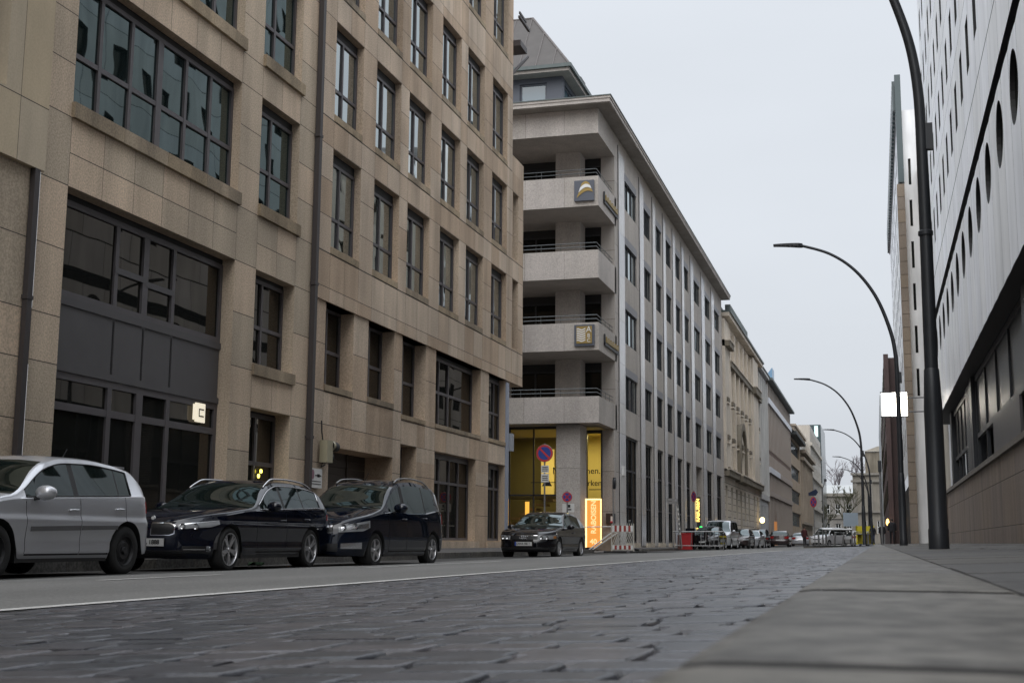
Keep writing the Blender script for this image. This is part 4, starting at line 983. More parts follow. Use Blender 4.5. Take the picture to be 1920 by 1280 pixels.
# bare winter trees
def bare_tree(name, label, loc, h, spread, seed, twig, mat, group=None):
    rng = random.Random(seed); t = thing(name, label, 'tree', loc, group); mb = MB(); tw = MB()
    def grow(p, d, ln, r, lev):
        q = p + d * ln
        mid = p + d * ln * .5 + Vector((rng.uniform(-1, 1), rng.uniform(-1, 1), 0)) * ln * .06
        (mb if lev < 2 else tw).tube([p, mid, q], [r, r * .85, r * .68], 6 if lev < 2 else 4, cap=False)
        if lev >= 5: return
        n = rng.choice([2, 3, 3]) if lev else 4
        for _ in range(n):
            nd = (d + Vector((rng.uniform(-1, 1), rng.uniform(-1, 1), rng.uniform(-.25, .7))) * spread).normalized()
            grow(q if rng.random() < .7 else p + d * ln * rng.uniform(.55, .95), nd, ln * rng.uniform(.6, .85), max(r * rng.uniform(.5, .68), twig), lev + 1)
    grow(Vector((0, 0, 0)), Vector((0, 0, 1)), h * .26, h * .022, 0)
    mb.build('trunk', mat, t); tw.build('crown', mat, t); return t
M['bark'] = simple('winter_bark', (.06, .05, .042), .9); M['bark_green'] = simple('mossy_bark', (.075, .075, .04), .9); M['bark_far'] = simple('pale_distant_twigs', (.20, .18, .19), .9)
bare_tree('bare_tree', 'bare tree in front of the low limestone building at the street end', (-7.5, 330, 0), 17, .75, 1, .05, M['bark_green'])
bare_tree('bare_tree', 'smaller bare tree left of the white van at the street end', (-13.0, 335, 0), 12, .75, 4, .05, M['bark_green'])
bare_tree('bare_tree', 'tall hazy bare tree standing behind the glass roof', (-12, 470, 10), 22, .65, 2, .06, M['bark_far'])
bare_tree('bare_tree', 'broad hazy bare tree behind the limestone block on the right', (-6, 460, 12), 24, .7, 3, .06, M['bark_far'])

# ================================================================== RIGHT SIDE
FR = Fr('R', 3.0)
tR = bldg('office_building', 'white panel office block with round portholes and slot windows over a dark granite base', (6, 30, .4))
Y0R, Y1R = -60.0, 67.0
mb = MB(); ops = []; jo = []
rowz = [(13.95, 15.5), (16.95, 18.45), (19.95, 21.4), (22.9, 24.4), (25.9, 27.4), (28.9, 30.4)]
for r, (z0, z1) in enumerate(rowz):
    k = 0; off = 37.1 - 2.76 * 36 + (0, 1.0, .2, 1.1, .3, 1.2)[r]
    y = off
    while y < Y1R - 1:
        if y > Y0R + 1: ops.append((y, y + .95, z0, z1, .45))
        y += 2.76
for k in range(52): jo.append(vj(Y0R + 1.2 + k * 2.45, 11.3, 12.75, .03))
for k in range(26): jo.append(vj(Y0R + 2 + k * 4.9, 12.75, 33, .03))
jo.append(hj(Y0R, Y1R, 12.75, .06)); jo.append(hj(Y0R, Y1R, 16.2, .03)); jo.append(hj(Y0R, Y1R, 19.2, .03)); jo.append(hj(Y0R, Y1R, 22.2, .03))
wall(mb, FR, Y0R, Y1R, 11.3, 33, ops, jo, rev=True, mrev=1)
# porthole band, panels 1.6 m wide gently bowed, with a round hole in every second one
PC = 26.8; PP = 3.2
def porthole_panel(mb, fr, y0, y1, z0, z1, hole, n=28, tone=0.0):
    def bow(y): return -.012 * (1 - (2 * (y - y0) / (y1 - y0) - 1) ** 2)
    g = .012
    if not hole:
        P = [[fr(y0 + g + (y1 - y0 - 2 * g) * i / 6, z, bow(y0 + g + (y1 - y0 - 2 * g) * i / 6)) for z in (z0, z1)] for i in range(7)]
        mb.grid(P, 0, tone, flip=True); return
    yc, zc, r = hole
    angs = sorted([2 * math.pi * i / n for i in range(n)] + [math.atan2(zz - zc, yy - yc) % (2 * math.pi) for yy in (y0 + g, y1 - g) for zz in (z0, z1)]); n = len(angs)
    ring = [(yc + r * math.cos(a), zc + r * math.sin(a)) for a in angs]
    outer = []
    for a in angs:
        c, s_ = math.cos(a), math.sin(a)
        ky = ((y1 - g - yc) / c if c > 1e-6 else ((y0 + g - yc) / c if c < -1e-6 else 1e9)); kz = ((z1 - zc) / s_ if s_ > 1e-6 else ((z0 - zc) / s_ if s_ < -1e-6 else 1e9))
        k = min(ky, kz); outer.append((yc + k * c, zc + k * s_))
    for i in range(n):
        j = (i + 1) % n
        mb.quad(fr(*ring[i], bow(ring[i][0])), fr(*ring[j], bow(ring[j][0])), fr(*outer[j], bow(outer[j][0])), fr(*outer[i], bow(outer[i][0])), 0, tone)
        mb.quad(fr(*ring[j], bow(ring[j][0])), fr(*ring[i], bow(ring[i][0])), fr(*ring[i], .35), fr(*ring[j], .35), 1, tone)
y = PC - PP / 4 - 27 * PP; k = 0
holes = []
while y < Y1R:
    y1 = y + PP / 2; c_ = (y + y1) / 2
    h = (c_, 9.66, .77) if k % 2 == 0 else None
    if y > Y0R - 2:
        porthole_panel(mb, FR, y, y1, 6.32, 10.75, h, tone=random.uniform(-1, 1))
        if h: holes.append(h)
    y = y1; k += 1
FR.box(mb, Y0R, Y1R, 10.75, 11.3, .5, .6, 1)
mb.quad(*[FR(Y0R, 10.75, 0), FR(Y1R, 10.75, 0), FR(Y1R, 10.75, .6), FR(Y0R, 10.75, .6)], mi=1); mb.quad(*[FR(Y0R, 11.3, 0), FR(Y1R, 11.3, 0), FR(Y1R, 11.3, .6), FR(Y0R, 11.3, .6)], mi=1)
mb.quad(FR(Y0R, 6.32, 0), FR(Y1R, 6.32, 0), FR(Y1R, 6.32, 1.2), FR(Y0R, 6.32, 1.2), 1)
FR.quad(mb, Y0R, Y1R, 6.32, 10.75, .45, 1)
mb.box(3.0, 20, Y1R, Y1R + .1, 6.32, 33); mb.box(3.0, 20, Y0R - .1, Y0R, .3, 33); mb.quad((3, Y0R, 33), (20, Y0R, 33), (20, Y1R, 33), (3, Y1R, 33))
mb.build('panel_wall', [M['whiteR'], M['black']], tR)
cnt = 0; vis = sorted([o for o in ops if o[0] > 20 and o[2] < 31], key=lambda o: o[0])[:78]
for o_ in ops:
    if o_ in vis: window(tR, FR, *o_[:4], .16, (), (), .05, mat='framedark', glass='glassdark', name='slot_window', tilt=False)
bk = MB()
for o_ in ops:
    if o_ not in vis: FR.quad(bk, o_[0], o_[1], o_[2], o_[3], .2)
bo = bk.build('slot_window', M['glassdark'], tR); tag(bo, kind='stuff')
for h in holes:
    if h[0] < 20: continue
    d_ = MB(); pts = [FR(.77 * math.cos(2 * math.pi * i / 28), .77 * math.sin(2 * math.pi * i / 28), 0) for i in range(28)]
    if 'PH' not in WCACHE:
        d_.poly([(0, p[1], p[2]) for p in pts]); WCACHE['PH'] = d_.build('porthole_window', M['glassdark'], tR, (3.10, h[0], h[1]))
    else: copy_obj(WCACHE['PH'], tR, Vector((3.10, h[0], h[1])) - Vector(tR.location))
# base: granite plinth, ledge, recessed band of windows with louvres
mb = MB(); FR2 = Fr('R', 3.05)
wall(mb, FR2, Y0R, 61.5, .2, 2.62, [], [hj(Y0R, 61.5, 2.02, .02), hj(Y0R, 61.5, .9, .015)] + [vj(-20 + k * 3.4, .2, 2.62, .012) for k in range(25)] + [vj(-58 + k * 3.4, .2, 2.62, .012) for k in range(11)])
mb.quad((3.05, 61.5, .2), (6, 61.5, .2), (6, 61.5, 2.62), (3.05, 61.5, 2.62)); mb.build('plinth', [M['granR'], M['joint']], tR)
l_ = MB(); FR.box(l_, Y0R, 61.6, 2.625, 2.76, -.04, 1.0); l_.build('ledge', M['ledgeR'], tR)
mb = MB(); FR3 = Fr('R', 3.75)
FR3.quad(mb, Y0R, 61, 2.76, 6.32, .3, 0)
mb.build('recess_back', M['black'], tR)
g_ = MB()
FRW = Fr('R', 3.5)
for y0, y1 in ((-59, -42), (-41, -25), (-24, -8), (-7, 13), (14, 29.6), (32, 47.5), (51.5, 60.5)):
    FRW.box(g_, y0, y1, 4.1, 4.26, 0, .1); FRW.box(g_, y0, y1, 6.1, 6.3, 0, .1)
    for y in np.arange(y0, y1 + .1, (y1 - y0) / 4): FRW.box(g_, y - .06, y + .06, 2.76, 6.3, .005, .11)
for y in (30.6, 48.4, 61): FRW.box(g_, y - .55, y + .55, 2.76, 6.32, -.12, .3)
g_.build('window_frame', M['lamp_post'], tR)
p_ = MB()
for y0, y1 in ((-59, -42), (-41, -25), (-24, -8), (-7, 13), (14, 29.6), (32, 47.5), (51.5, 60.5)): FRW.quad(p_, y0, y1, 4.26, 6.1, .06, 0)
p_.build('pane', simple('dull_black_glass', (.012, .012, .011), .35, spec=.25), tR)  # near-black, rough panes with low specular
p_ = MB(); FRW.box(p_, 14, 29.0, 2.8, 4.1, -.02, .05); FRW.box(p_, 33.5, 41.0, 2.8, 4.1, -.02, .05); FRW.box(p_, -24, 10, 2.8, 4.1, -.02, .05); p_.build('spandrel_panel', M['panel'], tR)
lv = MB()
for k in range(42): FRW.box(lv, 49.2, 51.3, 2.85 + k * .081, 2.89 + k * .081, -.1, .05)
lv.build('louvre', M['steel'], tR)
# wall box near the far end of the plinth
wb = MB(); wb.box(2.9, 3.04, 60.0, 61.2, 1.5, 2.5); tag(wb.build('wall_box', simple('faded_wall_box', (.22, .17, .14), .6)), 'small faded cabinet fixed at the far end of the granite base', 'wall box')
# --- R2 recess and R3 with the tan pier
t3 = bldg('office_building', 'white slotted office block with a tan banded stone pier beyond the near lamp posts', (5, 110, .4))
mb = MB(); F3 = Fr('R', 2.4); ops = []
for z0 in (7.5, 10.5, 13.5, 16.5, 19.5, 22.5, 25.5, 28.2):
    for k in range(9): ops.append((93.5 + k * 5.2, 95.0 + k * 5.2, z0, z0 + 1.8, .4))
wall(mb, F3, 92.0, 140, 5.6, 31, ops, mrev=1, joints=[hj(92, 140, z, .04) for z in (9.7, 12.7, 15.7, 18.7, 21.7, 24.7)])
FF3 = Fr('F', 92.0); sl3 = [(3.02, 3.2, z, z + 1.9, .3) for z in (10.5, 13.5, 16.5, 19.5, 22.5, 25.5)]
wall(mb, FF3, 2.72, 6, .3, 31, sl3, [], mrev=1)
mb.quad((2.4, 92, 31), (2.4, 140, 31), (8, 140, 31), (8, 92, 31)); mb.quad((8, 140, .3), (2.4, 140, .3), (2.4, 140, 31), (8, 140, 31))
mb.build('wall', [M['whiteR'], M['black']], t3)
for o_ in sl3: window(t3, FF3, *o_[:4], .2, (), (), .03, mat='framedark', glass='glassdark', tilt=False)
for o_ in ops: window(t3, F3, *o_[:4], .3, (), (), .05, mat='framedark', glass='glassdark', name='slot_window', tilt=False)
mb = MB()
for k in range(27): mb.box(2.2, 2.70, 91.4, 92.4, .35 + k * .93, .35 + k * .93 + .9, 0, random.uniform(-1, 1))
mb.build('stone_pier', [M['tanR']], t3)
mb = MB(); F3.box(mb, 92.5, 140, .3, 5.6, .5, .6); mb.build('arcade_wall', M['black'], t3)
mb = MB(); mb.box(2.3, 2.71, 91.5, 92.3, 25.6, 33.5, 0); mb.box(2.3, 2.7, 92.3, 140, 31.0, 33.0, 0)
for k in range(46): mb.box(2.12, 2.29, 92 + k * 1.04, 92.5 + k * 1.04, 31, 33.2, 0)
mb.build('roof_edge', M['tealI'], t3)
# --- R2: setback wall between
t2 = bldg('office_building', 'plain pale set-back block between the white panel block and the tan pier', (6, 80, .4))
mb = MB(); F2_ = Fr('R', 3.6); wall(mb, F2_, 67.1, 92, .3, 26.5, [(70 + k * 4, 71.5 + k * 4, z, z + 1.8, .3) for k in range(5) for z in (7.5, 11, 14.5, 18, 21.5)], []); mb.quad((3.6, 67.1, 26.5), (3.6, 92, 26.5), (9, 92, 26.5), (9, 67.1, 26.5))
mb.build('wall', [M['stoneH'], M['black']], t2)
g_ = MB(); F2_.quad(g_, 67.2, 91.8, 7, 24, .3); g_.build('window', M['glassdark'], t2)
# --- R4 red-brown, R5 grey tower
t4 = bldg('office_building', 'red brown clad block showing as a thin dark strip on the right of the street', (4, 180, .4))
mb = MB(); mb.box(1.28, 1.78, 140.2, 141, .3, 20.3); mb.box(1.30, 8, 141, 235, .3, 20.0); mb.build('wall', M['redR'], t4)
for k in range(15):
    for z in (5, 9, 13, 17): g_ = MB(); g_.box(1.22, 1.299, 142 + k * 6, 145 + k * 6, z, z + 2); g_.build('window', M['glassdark'], t4)
t5 = bldg('office_building', 'pale grey slab with small windows at the far right end of the street', (4, 280, .4))
mb = MB(); wall(mb, Fr('R', 1.25), 236, 330, .3, 26.5, [(240 + k * 9, 243 + k * 9, z, z + 2, .3) for k in range(10) for z in (4, 8, 12, 16, 20)], []); mb.box(1.26, 8, 235.8, 236, .3, 26.5); mb.quad((1.25, 236, 26.5), (1.25, 330, 26.5), (8, 330, 26.5), (8, 236, 26.5))
mb.build('wall', [M['greyR'], M['black']], t5)
g_ = MB(); Fr('R', 1.25).quad(g_, 236.2, 329, 3, 24, .25); g_.build('window', M['glassdark'], t5)

# ================================================================== CARS
def paint(name, col, metal=.55, rough=.32):
    m, t, b = newmat(name); b.inputs['Base Color'].default_value = (*col, 1); b.inputs['Metallic'].default_value = metal; b.inputs['Roughness'].default_value = rough
    b.inputs['Coat Weight'].default_value = 1.0; b.inputs['Coat Roughness'].default_value = .02; b.inputs['Specular IOR Level'].default_value = 0.0 if metal < .1 else .3; return m
M['p_silver'] = paint('silver_paint', (.50, .51, .54), .5, .34)
M['p_navy'] = paint('navy_paint', (.0028, .0042, .011), 0, .5)
M['p_blue'] = paint('dark_blue_paint', (.0025, .0055, .014), 0, .5)
M['p_black'] = paint('black_paint', (.005, .005, .007), 0, .5)
M['p_white'] = paint('white_car_paint', (.55, .55, .56), .0, .4)
M['p_dark'] = paint('dark_red_grey_paint', (.035, .022, .022), .3, .35)
M['mould'] = simple('grey_moulding', (.13, .13, .135), .4)
M['carglass'] = mirror_glass('car_glass', .0, .0015, 1.2, (.007, .011, .010), (.80, .90, .92), .40)
M['rubber'] = simple('tyre_rubber', (.018, .018, .018), .85, 0, .15, 20)
M['alloy'] = simple('alloy_rim', (.46, .46, .47), .3, .7)
M['rimdark'] = simple('black_steel_rim', (.03, .03, .032), .5, .3)
M['chrome'] = simple('chrome_trim', (.62, .62, .64), .12, 1.0)
M['trim'] = simple('black_trim', (.014, .014, .015), .5)
M['grille'] = simple('grille_mesh', (.008, .008, .009), .4)
M['headlens'] = glassy('headlamp_lens', (.24, .25, .26), .06, .003, 14, .8, 1.5)
M['reflector'] = simple('lamp_reflector', (.55, .56, .58), .15, .9)
M['taillens'] = simple('tail_lens', (.28, .012, .012), .2)
M['plate'] = simple('number_plate', (.55, .55, .54), .45)
M['plateblue'] = simple('plate_blue_band', (.02, .06, .30), .45)
def cr(pts, x):
    """smooth (monotone-ish) interpolation through (x, value) points"""
    if x <= pts[0][0]: return pts[0][1]
    if x >= pts[-1][0]: return pts[-1][1]
    for i in range(len(pts) - 1):
        if pts[i][0] <= x <= pts[i + 1][0]:
            x0, y0 = pts[i][0], pts[i][1]; x1, y1 = pts[i + 1][0], pts[i + 1][1]
            def slope(k):
                if k <= 0 or k >= len(pts) - 1: return None
                a = (pts[k][1] - pts[k - 1][1]) / (pts[k][0] - pts[k - 1][0]); b = (pts[k + 1][1] - pts[k][1]) / (pts[k + 1][0] - pts[k][0])
                return 0 if a * b <= 0 else 2 * a * b / (a + b)
            d = (y1 - y0) / (x1 - x0); s0, s1 = slope(i), slope(i + 1)
            s0 = d if s0 is None else s0; s1 = d if s1 is None else s1
            h = x1 - x0; u = (x - x0) / h
            return (2 * u**3 - 3 * u**2 + 1) * y0 + (u**3 - 2 * u**2 + u) * h * s0 + (-2 * u**3 + 3 * u**2) * y1 + (u**3 - u**2) * h * s1
class Car:
    """local axes: x from nose (0) to tail (L), y to the right, z up"""
    def __init__(s, S):
        s.S = S; L_, W = S['L'], S['W']; s.L = L_; s.Wd = W
        s.xf = S['axf']; s.xr = S['axf'] + S['wb']; s.wr = S['wr']; s.ar = S['wr'] + S.get('arch', .055)
        fa, fn, ra, rn = S['fa'], S['fn'], S['ra'], S['rn']
        pts = []
        nf = 18
        for i in range(nf + 1):
            t = (math.pi / 2) * i / nf; pts.append((fa * (1 - max(math.cos(t), 0) ** (2 / fn)), W * math.sin(t) ** (2 / fn)))
        xs = set()
        for xc in (s.xf, s.xr):
            for k in range(13):
                xs.add(xc - s.ar * math.cos(math.pi * k / 12))
        for d in S.get('doors', []):
            for e in d: xs |= {e - .005, e + .005}
        for a in S.get('side_glass', []): xs |= {a[0], a[1]}
        for v in (S['cowl'], S['roof0'], S['roof1'], S['tail']): xs.add(v)
        x = fa
        while x < L_ - ra: xs.add(x); x += .09
        xs = sorted(v for v in xs if fa + .01 < v < L_ - ra - .01)
        q = [xs[0]]
        for v in xs[1:]:
            if v - q[-1] > .0035: q.append(v)
        for v in q:
            u = (v - fa) / (L_ - fa - ra); pts.append((v, W))
        for i in range(nf + 1):
            t = (math.pi / 2) * (1 - i / nf); pts.append((L_ - ra * (1 - max(math.cos(t), 0) ** (2 / rn)), W * math.sin(t) ** (2 / rn)))
        s.out = pts; s.nrm = []
        for i in range(len(pts)):
            a, b = pts[max(i - 1, 0)], pts[min(i + 1, len(pts) - 1)]
            tx, ty = b[0] - a[0], b[1] - a[1]; l = math.hypot(tx, ty) or 1; s.nrm.append((-ty / l, tx / l))
        s.nrm[0] = (-1, 0); s.nrm[-1] = (1, 0)
        s.arc = [0]
        for i in range(1, len(pts)): s.arc.append(s.arc[-1] + math.hypot(pts[i][0] - pts[i - 1][0], pts[i][1] - pts[i - 1][1]))
    def inset(s, z, n):
        f = cr(s.S['side'], z); fx = n[0] * n[0]
        e = cr(s.S['front'] if n[0] < 0 else s.S['rear'], z)
        return f * (1 - fx) + e * fx
    def zb(s, x):
        z = cr(s.S['sill'], x)
        for xc in (s.xf, s.xr):
            d = abs(x - xc)
            if d < s.ar: z = max(z, s.wr + math.sqrt(max(s.ar ** 2 - d ** 2, 0)))
        return z
    def belt(s, x): return cr(s.S['belt'], x)
    def top(s, x): return cr(s.S['top'], x)
    def at(s, i, z, off=0.0, sd=1):
        (x, y), n = s.out[i], s.nrm[i]; d = -s.inset(z, n) + off
        return (x + n[0] * d, sd * max(y + n[1] * d, 0.0), z)
    def at_arc(s, a, z, off=0.0, sd=1):
        a = min(max(a, 0), s.arc[-1])
        lo = 0
        while lo < len(s.arc) - 2 and s.arc[lo + 1] < a: lo += 1
        u = (a - s.arc[lo]) / max(s.arc[lo + 1] - s.arc[lo], 1e-9)
        p, q = s.at(lo, z, off, 1), s.at(lo + 1, z, off, 1)
        return (p[0] + (q[0] - p[0]) * u, sd * (p[1] + (q[1] - p[1]) * u), z)
    def arc_of_y(s, y):   # front
        for i in range(1, len(s.out)):
            if s.out[i][1] >= y: return s.arc[i - 1] + (s.arc[i] - s.arc[i - 1]) * (y - s.out[i - 1][1]) / max(s.out[i][1] - s.out[i - 1][1], 1e-9)
    def arc_of_x(s, x):
        for i in range(1, len(s.out)):
            if s.out[i][0] >= x: return s.arc[i - 1] + (s.arc[i] - s.arc[i - 1]) * (x - s.out[i - 1][0]) / max(s.out[i][0] - s.out[i - 1][0], 1e-9)
    def section(s, i):
        x, y0 = s.out[i]; zb = s.belt(x); p0 = s.at(i, zb); yi = p0[1]; xx = p0[0]; T = max(s.top(x), zb + .004); G = T - zb
        hs = max(0.0, G - .085); k = min(1.0, hs / .25); tum = s.S['tumble'] * min(1, yi / s.Wd)
        y1 = yi * .985 - .004 - .012 * k if yi > .02 else yi * .98; y1 = max(y1, 0); z1 = zb + min(.018, .25 * G)
        y2 = max(y1 - tum * hs, y1 * .3); z2 = z1 + hs * .90
        y3 = max(y2 - (.004 + .028 * k), y2 * .9); z3 = z2 + hs * .10 + .18 * (T - z1 - hs)
        y4 = max(y3 - (.02 + .035 * k), y3 * .8); z4 = z3 + (T - z3) * .34
        y5 = y4 * .5; z5 = z3 + (T - z3) * .87
        return [p0, (xx, y1, z1), (xx, y2, z2), (xx, y3, z3), (xx, y4, z4), (xx, y5, z5), (xx, 0.0, T)]
def lerp3(p, q, t): return (p[0] + (q[0] - p[0]) * t, p[1] + (q[1] - p[1]) * t, p[2] + (q[2] - p[2]) * t)
def car(S, name, label, cat, loc, rotz, group=None, detail=True):
    c = Car(S); t = thing(name, label, cat, loc, group, rotz); pm = M[S['paint']]
    n = len(c.out); fr_ = S['rows']; nr = len(fr_)
    body = MB(); doors = [MB() for _ in S.get('doors', [])] * 1
    doors = [[MB(), MB()] for _ in S.get('doors', [])]
    def row(i, j, sd): 
        x = c.out[i][0]; z0, z1 = c.zb(x), c.belt(x); return c.at(i, z1 if j == nr - 1 else z0 if j == 0 else min(max(fr_[j], z0 + .0004 * j), z1 - .0004 * (nr - 1 - j)), 0, sd)
    for si, sd in ((0, -1), (1, 1)):
        for i in range(n - 1):
            xm = (c.out[i][0] + c.out[i + 1][0]) / 2; side = c.out[i][1] > c.Wd * .97
            gap = False; dr = None
            for k, (a, b) in enumerate(S.get('doors', [])):
                if side and (abs(xm - a) < .0049 or abs(xm - b) < .0049): gap = True
                if side and a + .004 < xm < b - .004: dr = k
            for j in range(nr - 1):
                q = (row(i, j, sd), row(i + 1, j, sd), row(i + 1, j + 1, sd), row(i, j + 1, sd))
                if sd > 0: q = q[::-1]
                if j >= 2 and gap: continue
                if dr is not None:
                    if j == 1: continue
                    if j >= 2: doors[dr][si].quad(*q); continue
                body.quad(*q)
    # rear edge of belts, upper body
    sg = S.get('side_glass', []); secs = [c.section(i) for i in range(n)]
    glass = [[MB(), MB()] for _ in sg]; ws = MB(); rw = MB(); pil = {}
    for i in range(n - 1):
        xm = (c.out[i][0] + c.out[i + 1][0]) / 2
        gk = None
        for k, a in enumerate(sg):
            if a[0] < xm < a[1]: gk = k
        inw = S['cowl'] < xm < S['roof0']; inr = S['roof1'] < xm < S['tail']
        for si, sd in ((0, -1), (1, 1)):
            A = [(p[0], p[1] * sd, p[2]) for p in secs[i]]; B = [(p[0], p[1] * sd, p[2]) for p in secs[i + 1]]
            for j in range(6):
                q = (A[j], B[j], B[j + 1], A[j + 1])
                if sd > 0: q = q[::-1]
                if j == 1 and sg and sg[0][0] < xm < sg[-1][1]:
                    if gk is not None: glass[gk][si].quad(*q)
                    else: pil.setdefault((si, sum(a[0] < xm for a in sg)), MB()).quad(*q)
                elif j >= 4 and inw: ws.quad(*q)
                elif j >= 4 and inr: rw.quad(*q)
                else: body.quad(*q)
    # under tray / nose and tail lower closing
    for i in range(n - 1):
        p, q = row(i, 0, -1), row(i + 1, 0, -1); body.quad((p[0], 0, min(p[2], .3)), (q[0], 0, min(q[2], .3)), q, p, 1)
        body.quad((q[0], 0, min(q[2], .3)), (p[0], 0, min(p[2], .3)), (p[0], -p[1], p[2]), (q[0], -q[1], q[2]), 1)
    body.build('body', [pm, M['trim']], t, None, True, R(38))
    hd = S.get('handle_z', .86)
    for k, dd in enumerate(doors):
        for si, sd in ((0, -1), (1, 1)):
            if not dd[si].f: continue
            o = dd[si].build('door', [pm], t, None, True, R(38))
            if detail:
                b = S['doors'][k][1]; h = MB(); z = hd + .03 * k; i0 = min(range(n), key=lambda i: abs(c.out[i][0] - (b - .14)))
                y = c.at(i0, z)[1]
                h.tube([(b - .24, sd * (y - .004), z), (b - .22, sd * (y + .028), z + .004), (b - .09, sd * (y + .030), z + .006), (b - .06, sd * (y - .004), z + .006)], .013, 6); h.build('door_handle', [M['trim'] if S.get('dark_handle') else pm], o, None, True)
    for k, gg in enumerate(glass):
        for si in (0, 1): gg[si].build('side_window', M['carglass'], t, None, True, R(50))
    for pb in pil.values(): pb.build('window_pillar', M['trim'], t, None, True, R(50))
    ws.build('windscreen', M['carglass'], t, None, True, R(50)); rw.build('rear_window', M['carglass'], t, None, True, R(50))
    # dark inner shell
    sh = MB()
    for x0, x1, ins in ((.30, c.xf - c.ar - .02, .10), (c.xf - c.ar - .02, c.xf + c.ar + .02, .30), (c.xf + c.ar + .02, c.xr - c.ar - .02, .05), (c.xr - c.ar - .02, c.xr + c.ar + .02, .30), (c.xr + c.ar + .02, c.L - .12, .12)):
        z1 = min(c.belt(x0), c.belt(x1)) - .04; w = c.Wd - ins
        if x0 < .32 or x1 > c.L - .2: w *= .70
        sh.box(x0, x1, -w, w, .19, z1)
    for xc in (c.xf, c.xr):
        for sd in (-1, 1):
            P = []
            for k in range(13):
                a = math.pi * k / 12; P.append([(xc - c.ar * 1.02 * math.cos(a), sd * (c.Wd - .03), c.wr + c.ar * 1.02 * math.sin(a)), (xc - c.ar * 1.02 * math.cos(a), sd * (c.Wd - .34), c.wr + c.ar * 1.02 * math.sin(a))])
            sh.grid(P)
    sh.build('underbody', M['trim'], t)
    # wheels
    proto = None
    for xc in (c.xf, c.xr):
        for sd in (-1, 1):
            yo = sd * (c.Wd - S.get('win', .03)); r = c.wr
            if proto is None:
                w = MB(); rr = S['rim']; tw = S.get('tw', .205)
                prof = [(rr, 0.0), (rr + .01, -.004), (rr + .035, -.012), (r - .03, -.008), (r - .010, .008), (r, .03), (r, tw - .03), (r - .012, tw - .008), (rr + .02, tw), (rr, tw - .02), (rr * .97, .08)]
                w.lathe(prof, 40, 'y', close=True)
                proto = w.build('wheel', M['rubber'], t, (xc, yo, r), True, R(40)); rm = MB()
                if S['spokes'] == 0:
                    rm.lathe([(0, -.012), (.045, -.012), (.05, .02), (rr * .55, .012), (rr * .75, .035), (rr * .92, .03), (rr * .98, -.006), (rr * 1.01, -.006)], 32, 'y')
                    for k in range(10):
                        a = 2 * math.pi * k / 10; rm.lathe([(0, .028), (.022, .028)], 8, 'y', (rr * .68 * math.cos(a), 0, rr * .68 * math.sin(a)), 1)
                else:
                    rm.lathe([(rr * 1.01, -.010), (rr * .95, -.012), (rr * .92, .004), (rr * .90, .10)], 40, 'y')
                    rm.lathe([(0, -.006), (.030, -.006), (.034, .006), (.06, .01), (.07, .05)], 20, 'y')
                    ns = S['spokes']; dbl = S.get('double', False)
                    for k in range(ns):
                        a0 = 2 * math.pi * (k + .25) / ns
                        for da in ((-.14, .14) if dbl else (0,)):
                            a = a0 + da; ax, az = math.cos(a), math.sin(a); tx, tz = -az, ax
                            ah, wi, wo = a0 + da * .35, .020 if dbl else .040, .017 if dbl else .030
                            r0, r1 = .05, rr * .935
                            b0 = (math.cos(ah) * r0, math.sin(ah) * r0); b1 = (ax * r1, az * r1)
                            P0 = [(b0[0] + tx * wi, b0[1] + tz * wi), (b0[0] - tx * wi, b0[1] - tz * wi)]; P1 = [(b1[0] + tx * wo, b1[1] + tz * wo), (b1[0] - tx * wo, b1[1] - tz * wo)]
                            f0, f1 = .004, -.004; bk = .04
                            rm.quad((P0[0][0], f0, P0[0][1]), (P0[1][0], f0, P0[1][1]), (P1[1][0], f1, P1[1][1]), (P1[0][0], f1, P1[0][1]))
                            for u in (0, 1): rm.quad((P0[u][0], f0, P0[u][1]), (P1[u][0], f1, P1[u][1]), (P1[u][0], bk, P1[u][1]), (P0[u][0], bk, P0[u][1]))
                    rm.lathe([(0, .105), (rr * .9, .105)], 24, 'y', mi=1); rm.lathe([(0, .07), (rr * .62, .07), (rr * .62, .10)], 24, 'y', mi=2)
                ro = rm.build('rim', [M['rimdark'] if S['spokes'] == 0 else M['alloy'], M['black'], M['steel']], proto, None, True, R(35))
                wo_ = proto
            else: wo_ = copy_tree(proto, t)
            wo_.location = (xc, yo, r); wo_.rotation_euler = (0, random.uniform(0, 6), 0) if sd < 0 else (math.pi, random.uniform(0, 6), 0)
    def patch(nm, mat, a0, a1, zlo, zhi, off=.006, sides=(-1, 1), nu=10, nv=4, parent=None, skirt=.012):
        """a piece lying on the shell between arc lengths a0..a1 and heights zlo(u)..zhi(u)"""
        f = lambda q, u: q(u) if callable(q) else q
        os_ = []
        for sd in sides:
            m_ = MB(); G_ = []
            for i in range(nu + 1):
                u = i / nu; a = a0 + (a1 - a0) * u; zl, zh = f(zlo, u), f(zhi, u)
                G_.append([c.at_arc(a, zl, -skirt, sd)] + [c.at_arc(a, zl + (zh - zl) * v / nv, off, sd) for v in range(nv + 1)] + [c.at_arc(a, zh, -skirt, sd)])
            m_.grid(G_, flip=sd > 0)
            for e in (0, nu):
                u = e / nu; a = a0 + (a1 - a0) * u; zl, zh = f(zlo, u), f(zhi, u)
                for v in range(nv): m_.quad(c.at_arc(a, zl + (zh - zl) * v / nv, off, sd), c.at_arc(a, zl + (zh - zl) * (v + 1) / nv, off, sd), c.at_arc(a, zl + (zh - zl) * (v + 1) / nv, -skirt, sd), c.at_arc(a, zl + (zh - zl) * v / nv, -skirt, sd))
            os_.append(m_.build(nm, mat, parent or t, None, True, R(40)))
        return os_
    c.patch = patch; c.t = t
    return c
